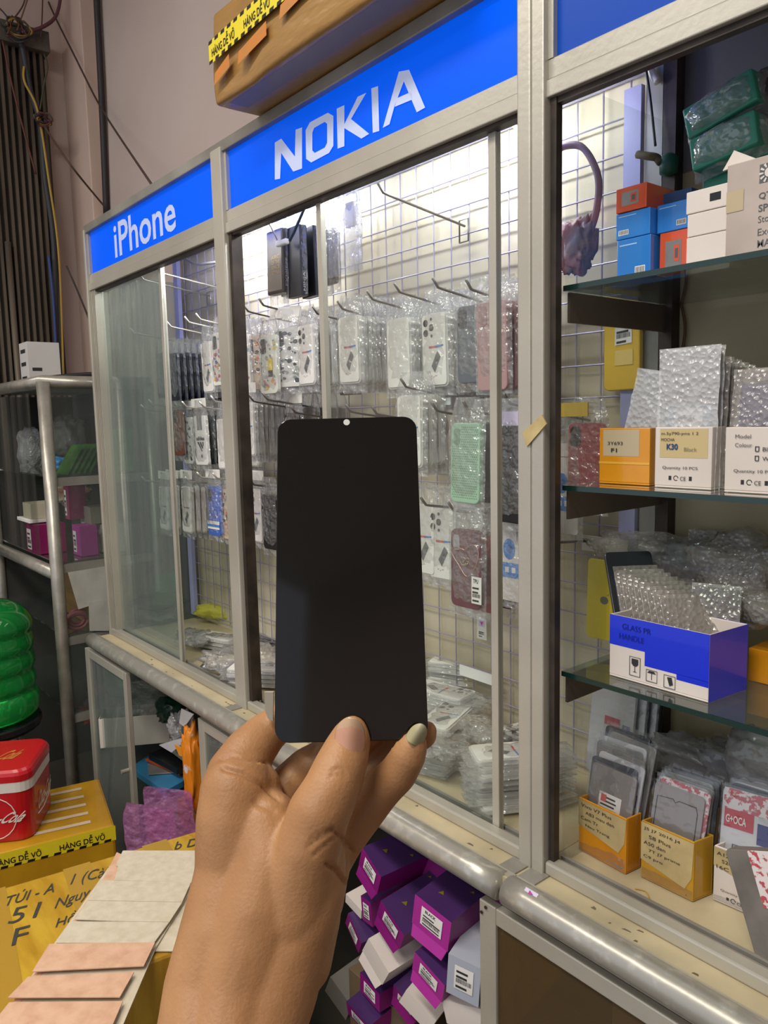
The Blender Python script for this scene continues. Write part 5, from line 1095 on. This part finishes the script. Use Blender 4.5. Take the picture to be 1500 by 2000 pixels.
flat('orange edged packet under the black one', [(284, 1482), (320, 1470), (372, 1495), (350, 1510)], .440, SOR, .008)
flat('black square packet on orange one under the counter', [(290, 1472), (330, 1456), (372, 1478), (366, 1498), (345, 1502)], .462, BLACK, .018)
ubase('bright orange printed packet against inner post under counter', 376, 1500, -.02, .028, .02, .11, mat('orange_pack', '#e0841c', .35, 0, '#d0d0d8', 25, lo=.6, hi=.64), 66, amp=.25)
mb = MB(); q_ = [P(340, 1454, 1, -.03), P(375, 1472, 1, -.03), P(385, 1440, 1, -.03), P(384, 1500, 1, -.03), P(372, 1482, 1, -.03), P(350, 1476, 1, -.03)]; mb.prism(q_[:2] + q_[4:], (0, .003, 0), mat('orange_flap', '#e8901c', .4)); tag(mb.build('packet_flap'), 'orange packet flap pointing left over the black packet', 'card')
o = bag_mesh(.150, .150, .085, 671, BAGP, .012, .075, .1, True).build('plastic_bag', smooth=True, sub=2); o.location = P(312, 1610, 1, -.12); o.rotation_euler = (0, 0, .6); tag(o, 'purple plastic bag full of parts beside open base, lower left', 'bag')
sbox_in = P(300, 1640, 1, -.10)
carton_obj('box', 'small red box inside the purple plastic bag', 'box', P(290, 1640, 1, -.09), Vector((.06, .01, 0)), Vector((0, .04, 0)), Vector((0, 0, .07)), mat('dull_red', '#7a2a2c', .5))
carton_obj('carton', 'brown carton end behind purple plastic bag', 'carton', P(350, 1640, 1, -.02), Vector((.12, 0, 0)), Vector((0, .1, 0)), Vector((0, 0, .12)), TAPEB)
# pile of purple phone boxes
def rbox(name, label, px, py, y, sx, sz, sy, yaw, pitch, roll, m_end, m_side, m_top, label_on=True, flap=True, head='BLACK', extra=False):
    c = P(px, py, 1, y); t = thing(name, label, 'phone box', c, rot=(pitch, roll, yaw)); X, Z = sx / 2, sz / 2
    mb = MB(); v = [Vector(k) for k in ((-X, 0, -Z), (X, 0, -Z), (X, 0, Z), (-X, 0, Z), (-X, sy, -Z), (X, sy, -Z), (X, sy, Z), (-X, sy, Z))]
    mb.add(v, [(0, 1, 2, 3)], m_end); mb.add(v, [(1, 5, 6, 2), (4, 0, 3, 7)], m_side); mb.add(v, [(3, 2, 6, 7), (5, 4, 7, 6)], m_top); mb.add(v, [(4, 5, 1, 0)], m_side)
    mb.build('box_body', t, world=False, bevel=.0006)
    if label_on:
        mb = MB(); label_sheet(mb, Vector((-X * .55, -.0008, -Z * .55)), Vector((X * 1.15, 0, 0)), Vector((0, 0, Z * 1.2)), 0, 0, 1, 1, head, 4); mb.build('barcode_label', t, world=False)
    if extra:
        mb = MB()
        for a, b, s_ in ((-.2, .03, .010), (.25, .07, .007), (-.4, .10, .006), (.1, .12, .010)): mb.poly([(a * sx, b, Z + .0008), (a * sx + s_, b + .003, Z + .0008), (a * sx + s_ * .4, b + s_, Z + .0008)], GOLD)
        mb.tube([(X * .2 + .013 * math.cos(k * .7), .095 + .008 * math.sin(k * .7), Z + .001) for k in range(10)], .002, GOLD, 5)
        mb.build('gold_decoration', t, world=False)
    if flap:
        mb = MB(); mb.prism([(-X * .96, 0, -Z), (X * .96, 0, -Z), (X * .85, -.006, -Z - .018), (-X * .85, -.006, -Z - .018)], (0, .0008, 0), m_end); mb.build('tuck_flap', t, world=False)
    return t
PB = [('purple phone box at top of pile touching the wrist', 722, 1700, -.055, .066, .048, .16, -.10, -.10, .42), ('purple phone box in middle of pile with BLACK label, left of large one', 762, 1806, -.06, .070, .046, .16, .0, -.25, .50), ('largest facing purple box with BLACK label next to lower door', 842, 1802, -.075, .076, .058, .17, .12, -.10, .20), ('purple box with BLACK label low in the pile, above white lid', 836, 1908, -.08, .070, .042, .16, .05, -.22, .32), ('purple box with big BLACK letters partly hidden by wrist', 690, 1822, -.04, .060, .040, .15, -.15, -.15, .55), ('purple box near bottom of pile left of centre', 722, 1938, -.05, .062, .040, .15, -.05, -.05, .08), ('purple box lowest in pile at picture bottom', 700, 1992, -.07, .07, .03, .15, .0, -.3, .10), ('purple box with long side visible under the large facing one', 872, 1868, -.03, .09, .040, .16, .30, -.05, -.05), ('purple box lying open behind middle of pile', 790, 1960, -.045, .062, .03, .14, .05, -.35, .35), ('dark purple box at back of the pile under counter nose', 860, 1710, .05, .09, .05, .16, .2, -.1, .3), ('dark purple box in upper right back of pile', 930, 1760, .03, .09, .05, .16, .3, -.1, .1), ('purple box edge standing between top and middle boxes', 716, 1780, -.03, .03, .05, .14, .0, -.1, .0)]
for i, (l, px, py, y, sx, sz, sy, yw, pt, rl) in enumerate(PB):
    rbox('phone_box', l, px, py, y, sx, sz, sy, yw, -pt * .6, rl, MAG if i in (2, 3, 7) else PURP, PURP, PURPD, i not in (7, 9, 10), i in (1, 2, 3, 8, 0), extra=i in (0, 1, 2, 9, 10))
for l, px, py, y, sx, sz, yw, rl, m_ in (('white open box end in middle of the purple pile', 733, 1878, -.065, .066, .044, .0, .55, WB), ('pale grey box with barcode at right bottom of pile beside door', 905, 1915, -.07, .055, .07, .35, .1, mat('pale_blue_grey_card', '#a9aebc', .45)), ('crushed white box at bottom of pile', 815, 1975, -.06, .066, .035, .3, .5, WB), ('grey box with faint print left of pile bottom', 660, 1950, -.02, .07, .05, .1, .45, mat('dull_grey_card', '#77746e', .6)), ('white flattened box under wrist side of top purple box', 690, 1770, -.03, .05, .02, .0, .2, WB), ('white box low at right bottom corner of pile', 905, 1985, -.06, .07, .04, .3, -.2, WB)):
    rbox('phone_box', l, px, py, y, sx, sz, .14, yw, .05, rl, m_, m_, m_, 'barcode' in l, 'open' in l, head=None)
carton_obj('carton', 'dark brown carton under the pile behind wrist', 'carton', Vector((-1.15, -.02, .06)), Vector((.45, 0, 0)), Vector((0, .25, 0)), Vector((0, 0, .36)), mat('dark_brown_card', '#6b5a44', .7))  # card in one even dark brown
# behind the lower right glass door
for l, x, z, m_ in (('brown parcel behind right lower glass door', -.50, .40, TAPEB), ('orange brown box behind right lower glass door', -.30, .30, TAPEO), ('pale packet standing behind right lower glass door', -.56, .58, WB)):
    carton_obj('carton', l, 'carton', Vector((x, .0, z)), Vector((.16, .03, 0)), Vector((0, .12, 0)), Vector((0, 0, .14)), m_)
MB().box((-.68, -.05, .28), (.15, .28, .288), SILV).build('base_shelf', cabB)
for px, py, sx, sy, sz, sd, l in ((930, 1420, .07, .04, .012, 91, 'clear film bag draped over the rear pile of packets'), (860, 1450, .05, .04, .012, 92, 'clear film bag crumpled between hand and the front pile')):
    crumple('plastic_bag', l, 'bag', px, py, 1, .16 if px > 900 else .08, sx, sy, sz, BAG2, sd, amp=.5)
# ================================================================== CARTON ON TOP
t = thing('carton', 'big tape wrapped carton overhanging the cabinet above NOKIA sign', 'carton', (-1.1, 0, 2.096))
bx0, by0, bz0, bx1, bz1 = -1.385, -.098, 2.097, -.775, 2.262
CT_ = mat('tape_wrapped_brown_carton', '#ab8348', .3, 0, '#8f6a35', 4, 1.2, 14, coat=.3, stretch=(.6, 1, 2.2))
bm = bmesh.new(); nx, nz = 24, 8
bmesh.ops.create_cube(bm, size=1)
bmesh.ops.subdivide_edges(bm, edges=bm.edges, cuts=9, use_grid_fill=True)
for v in bm.verts:
    c = v.co.copy(); f = Vector(((c.x + .5) * (bx1 - bx0) + bx0, (c.y + .5) * .26 + by0, (c.z + .5) * (bz1 - bz0) + bz0))
    k = noise.noise(f * 9) * .006; bul = (1 - (2 * c.x) ** 2) * (1 - (2 * c.z) ** 2)
    if c.y < -.49: f.y -= .008 * bul - k
    if c.z < -.49: f.z += .0 
    if c.x < -.49: f.x += k - .004 * (1 - (2 * c.z) ** 2)
    v.co = f
me = bpy.data.meshes.new('box_body'); bm.to_mesh(me); bm.free(); me.materials.append(CT_)
for p_ in me.polygons: p_.use_smooth = True
o = bpy.data.objects.new('box_body', me); COL.objects.link(o); o.parent = t; o.matrix_parent_inverse = Matrix.Translation(t.location).inverted()
b = o.modifiers.new('bevel', 'BEVEL'); b.width = .008; b.segments = 3; b.limit_method = 'ANGLE'; b.angle_limit = 1.0
fy = by0 - .0125
warn_tape(t, Vector((bx0 + .006, fy, 2.165)), Vector((.60, 0, .018)), Vector((0, 0, .040)), 5, dash=2, tlo=.24, thi=.78)
warn_tape(t, Vector((bx0 + .03, by0 + .012, bz0 - .001)), Vector((.56, 0, 0)), Vector((0, .04, 0)), 5, mat('shaded_tape', '#8a7a4a', .35), dash=2)  # underside tape in a darker yellow, its shade put into the colour
mb = MB()
for x, z_, w_ in ((bx0 + .02, 2.125, .06), (bx0 + .11, 2.13, .10), (bx0 + .25, 2.15, .10)): mb.poly([(x, fy - .0005, z_), (x + w_, fy - .0005, z_ + .012), (x + w_, fy - .0005, z_ + .034), (x + .006, fy - .0005, z_ + .020)], mat('faded_orange_print', '#cf7a2c', .35, 0, '#b08040', 30))
mb.build('orange_print', t)
# ================================================================== HELD SCREEN
dB, dT = .332, .369
cB = [PD(535, 1449, dB), PD(838, 1447, dB)]; cT = [PD(543, 819, dT), PD(812, 813, dT)]
ox = ((cB[1] - cB[0]) + (cT[1] - cT[0])) / 2; cen = (cB[0] + cB[1] + cT[0] + cT[1]) / 4
up = ((cT[0] + cT[1]) / 2 - (cB[0] + cB[1]) / 2); hgt = up.length; up.normalize(); ux = (ox - up * ox.dot(up)); wid_ = ux.length; ux.normalize(); nn = ux.cross(up)
t = thing('phone_screen', 'black phone display panel held up in front of the cabinet', 'phone screen', cen)
T = Matrix(((ux.x, nn.x, up.x, cen.x), (ux.y, nn.y, up.y, cen.y), (ux.z, nn.z, up.z, cen.z), (0, 0, 0, 1)))
SCR = mat('black_display_glass', '#12100d', .06, spec=.4)
def rp(w_, h_, r): return [(x, z + h_ / 2) for x, z in rpts(w_, h_, r, 6)]
mb = MB(); mb.prism([T @ Vector((x, .0, z)) for x, z in rp(wid_, hgt, .0065)], nn * -.0022, SCR); mb.build('display_glass', t, bevel=.0003)
mb = MB(); mb.prism([T @ Vector((x, -.0024, z)) for x, z in rp(wid_ * .97, hgt * .98, .006)], nn * -.0012, mat('grey_backing', '#8a8880', .4, .5)); mb.build('metal_backing', t)
p = T @ Vector((0, .0002, hgt / 2 - .0024)); p = PD(677, 825, dT - .0005)
mb = MB(); mb.add([p + nn * .0002 + (ux * math.cos(k * .524) + up * math.sin(k * .524)) * .00155 for k in range(12)], [tuple(range(12))], mat('camera_hole_rim', '#c9c9c4', .3)); mb.build('camera_hole', t)
q_ = [PD(516, 1352, dB + .004), PD(534, 1352, dB + .004), PD(533, 1408, dB + .004), PD(524, 1404, dB + .004), PD(518, 1390, dB + .004)]
MB().prism(q_, FW * .002, mat('flex_backing', '#9a9484', .5)).build('side_tab', t)
# ================================================================== HAND
bm = bmesh.new()
def ball(px, py, r, d): 
    m_ = Matrix.Translation(PD(px, py, d)); bmesh.ops.create_icosphere(bm, subdivisions=3, radius=r * d / FPX, matrix=m_)
def chain(pts, step=5):
    """pts: px, py, radius px, depth"""
    for i in range(len(pts) - 1):
        a, b = pts[i], pts[i + 1]; L = math.hypot(b[0] - a[0], b[1] - a[1]) + abs(b[3] - a[3]) * 4000; n = max(2, int(L / step))
        for k in range(n + (i == len(pts) - 2)):
            f = k / n; ball(*[a[j] + (b[j] - a[j]) * f for j in range(4)])
# forearm and back of the hand
chain([(60, 3500, 240, .200), (250, 2850, 190, .225), (380, 2330, 122, .262), (385, 2080, 92, .285), (402, 1930, 82, .300), (432, 1820, 82, .308), (455, 1700, 72, .318), (458, 1600, 74, .322), (463, 1545, 73, .326)], 10)
chain([(160, 3500, 240, .200), (340, 2850, 190, .225), (460, 2330, 118, .262), (478, 2080, 92, .285), (530, 1930, 92, .300), (566, 1820, 84, .308), (600, 1730, 76, .312), (610, 1650, 64, .312)], 10)
chain([(440, 2100, 104, .283), (470, 1930, 100, .299), (505, 1780, 92, .308), (530, 1690, 84, .314), (520, 1610, 66, .320)], 10)
chain([(620, 1760, 52, .322), (640, 1690, 44, .326), (646, 1640, 42, .326)], 8)
chain([(588, 1880, 60, .308), (612, 1790, 54, .316)], 8)
# thumb
chain([(520, 1960, 80, .304), (548, 1830, 76, .306), (580, 1740, 70, .3065), (602, 1655, 64, .304), (622, 1590, 62, .305), (646, 1545, 56, .308), (661, 1508, 53, .312), (675, 1470, 46, .317), (684, 1444, 39, .3205), (688, 1428, 30, .3225)], 4)
# index finger
chain([(462, 1560, 68, .328), (462, 1515, 60, .333), (486, 1470, 50, .339), (516, 1436, 42, .345), (545, 1412, 36, .348), (566, 1398, 28, .350)], 4)
chain([(500, 1600, 60, .326), (500, 1540, 50, .330)], 6)
# middle finger
chain([(530, 1600, 46, .338), (560, 1538, 42, .347), (600, 1500, 40, .352), (650, 1470, 36, .352), (700, 1448, 32, .350), (730, 1425, 26, .347)], 4)
# ring finger
chain([(640, 1620, 40, .338), (690, 1550, 36, .348), (745, 1495, 33, .350), (800, 1450, 30, .348), (828, 1438, 25, .345), (833, 1428, 21, .343)], 4)
# little finger
chain([(632, 1690, 50, .330), (666, 1640, 44, .331), (705, 1590, 42, .331), (742, 1545, 40, .329), (776, 1512, 38, .326), (796, 1478, 34, .3235), (806, 1458, 27, .3225), (812, 1446, 19, .322)], 4)
me = bpy.data.meshes.new('hand'); bm.to_mesh(me); bm.free()
tmp = bpy.data.objects.new('tmp', me); COL.objects.link(tmp)
m1 = tmp.modifiers.new('r', 'REMESH'); m1.mode = 'VOXEL'; m1.voxel_size = .00115
m2 = tmp.modifiers.new('s', 'SMOOTH'); m2.factor = .5; m2.iterations = 7
me = bpy.data.meshes.new_from_object(tmp.evaluated_get(bpy.context.evaluated_depsgraph_get())); bpy.data.objects.remove(tmp)
# creases and knuckle folds, pressed into the surface where the joints bend
def pix(co):
    v = co - CAM; z = v.dot(FW); return v.dot(RT) / z * FPX + 750, v.dot(DN) / z * FPX + 1000, z
CR = [([(430, 1482), (455, 1475), (490, 1482), (520, 1492)], 3.0, .0012), ([(436, 1500), (475, 1510), (510, 1532), (545, 1560)], 4.5, .0018), ([(500, 1568), (535, 1584)], 7, .0008), ([(600, 1655), (625, 1638), (650, 1622)], 2.6, .0009), ([(606, 1640), (630, 1626), (652, 1618)], 2.2, .0007), ([(612, 1672), (635, 1652), (655, 1636)], 2.6, .0007), ([(640, 1690), (658, 1700), (674, 1722)], 3.2, .0020), ([(652, 1622), (680, 1650), (690, 1664)], 3.0, .0014), ([(648, 1506), (665, 1500), (676, 1512)], 3, .0006), ([(642, 1517), (660, 1512), (674, 1522)], 3, .0005)]
def segd(px, py, pl):
    best = 1e9
    for (ax_, ay), (bx_, by_) in zip(pl, pl[1:]):
        dx, dy = bx_ - ax_, by_ - ay; t_ = max(0, min(1, ((px - ax_) * dx + (py - ay) * dy) / (dx * dx + dy * dy))); best = min(best, math.hypot(px - ax_ - t_ * dx, py - ay - t_ * dy))
    return best
nrm_ = [v.normal.copy() for v in me.vertices]
for v, nv in zip(me.vertices, nrm_):
    px, py, z = pix(v.co)
    if nv.dot(FW) > -.05: continue
    for pl, wd, dp in CR:
        d = segd(px, py, pl)
        if d < wd * 3: v.co -= nv * dp * math.exp(-(d / wd) ** 2)
    v.co += nv * (.00012 * noise.noise(v.co * 150) + .0006 * noise.noise(v.co * 40))
SK = mat('skin', '#a57b54', .45, 0, '#936a46', 26, .10, 700, sub=.12, spec=.3)
me.materials.clear(); me.materials.append(SK)
for p_ in me.polygons: p_.use_smooth = True
hand = bpy.data.objects.new('person_hand', me); COL.objects.link(hand)
hand.name = 'hand'; tag(hand, 'bare left hand and forearm holding up the black phone screen by its lower edge', 'person')
def nail(name, cx, cy, ax_deg, L, Wd, d0, bulge, tipm, bedm, hood=.70):
    """curved nail plate; axis angle in the picture plane measured from straight up"""
    mb = MB(); a = math.radians(ax_deg); tx, ty = math.sin(a), -math.cos(a); sx_, sy_ = math.cos(a), math.sin(a); n, m_ = 22, 26; g = []
    for j in range(m_ + 1):
        v = -1 + 2 * j / m_; row_ = []
        wv = max(.0, 1 - max(0, v - .05) ** 2.2 / .92) ** .5 if v > 0 else (max(0, 1 - max(0, -v - .55) ** 2 / .21)) ** .5
        wv = max(.16, wv) * (1 if v < 0 else 1 - .12 * v)
        for i in range(n + 1):
            u_ = (-1 + 2 * i / n) * wv
            px = cx + tx * v * L / 2 + sx_ * u_ * Wd / 2; py = cy + ty * v * L / 2 + sy_ * u_ * Wd / 2
            row_.append(PD(px, py, d0 + bulge * u_ * u_ + .0010 * v * abs(v) * (1 if v > 0 else .0) - .0004))
        g.append(row_)
    vs = [p for r in g for p in r]
    for j in range(m_):
        for i in range(n):
            q_ = (j * (n + 1) + i, j * (n + 1) + i + 1, (j + 1) * (n + 1) + i + 1, (j + 1) * (n + 1) + i); mb.add([vs[k] for k in q_], [(0, 1, 2, 3)], tipm if -1 + 2 * (j + .5) / m_ > hood + .25 * (1 - abs(-1 + 2 * (i + .5) / n)) - .12 else bedm)
    o = mb.build(name, hand, smooth=True); 
    bm = bmesh.new(); bm.from_mesh(o.data); bmesh.ops.remove_doubles(bm, verts=bm.verts, dist=1e-6); bm.to_mesh(o.data); bm.free()
    s_ = o.modifiers.new('solid', 'SOLIDIFY'); s_.thickness = .0006; s_.offset = 0
    return o
NB = mat('nail_bed', '#bb8b72', .32, coat=.15); NT = mat('nail_tip', '#b6977a', .38, coat=.1); NY = mat('long_nail', '#a39a6c', .42, 0, '#8a8670', 60)
nail('thumb_nail', 684, 1438, 5, 74, 58, .3085, .0042, NT, NB, .42)
nail('finger_nail', 815, 1434, 34, 44, 33, .3165, .003, NY, NY)
for o in list(S.objects):
    if o.type == 'EMPTY' and not o.parent and not o.children: bpy.data.objects.remove(o)
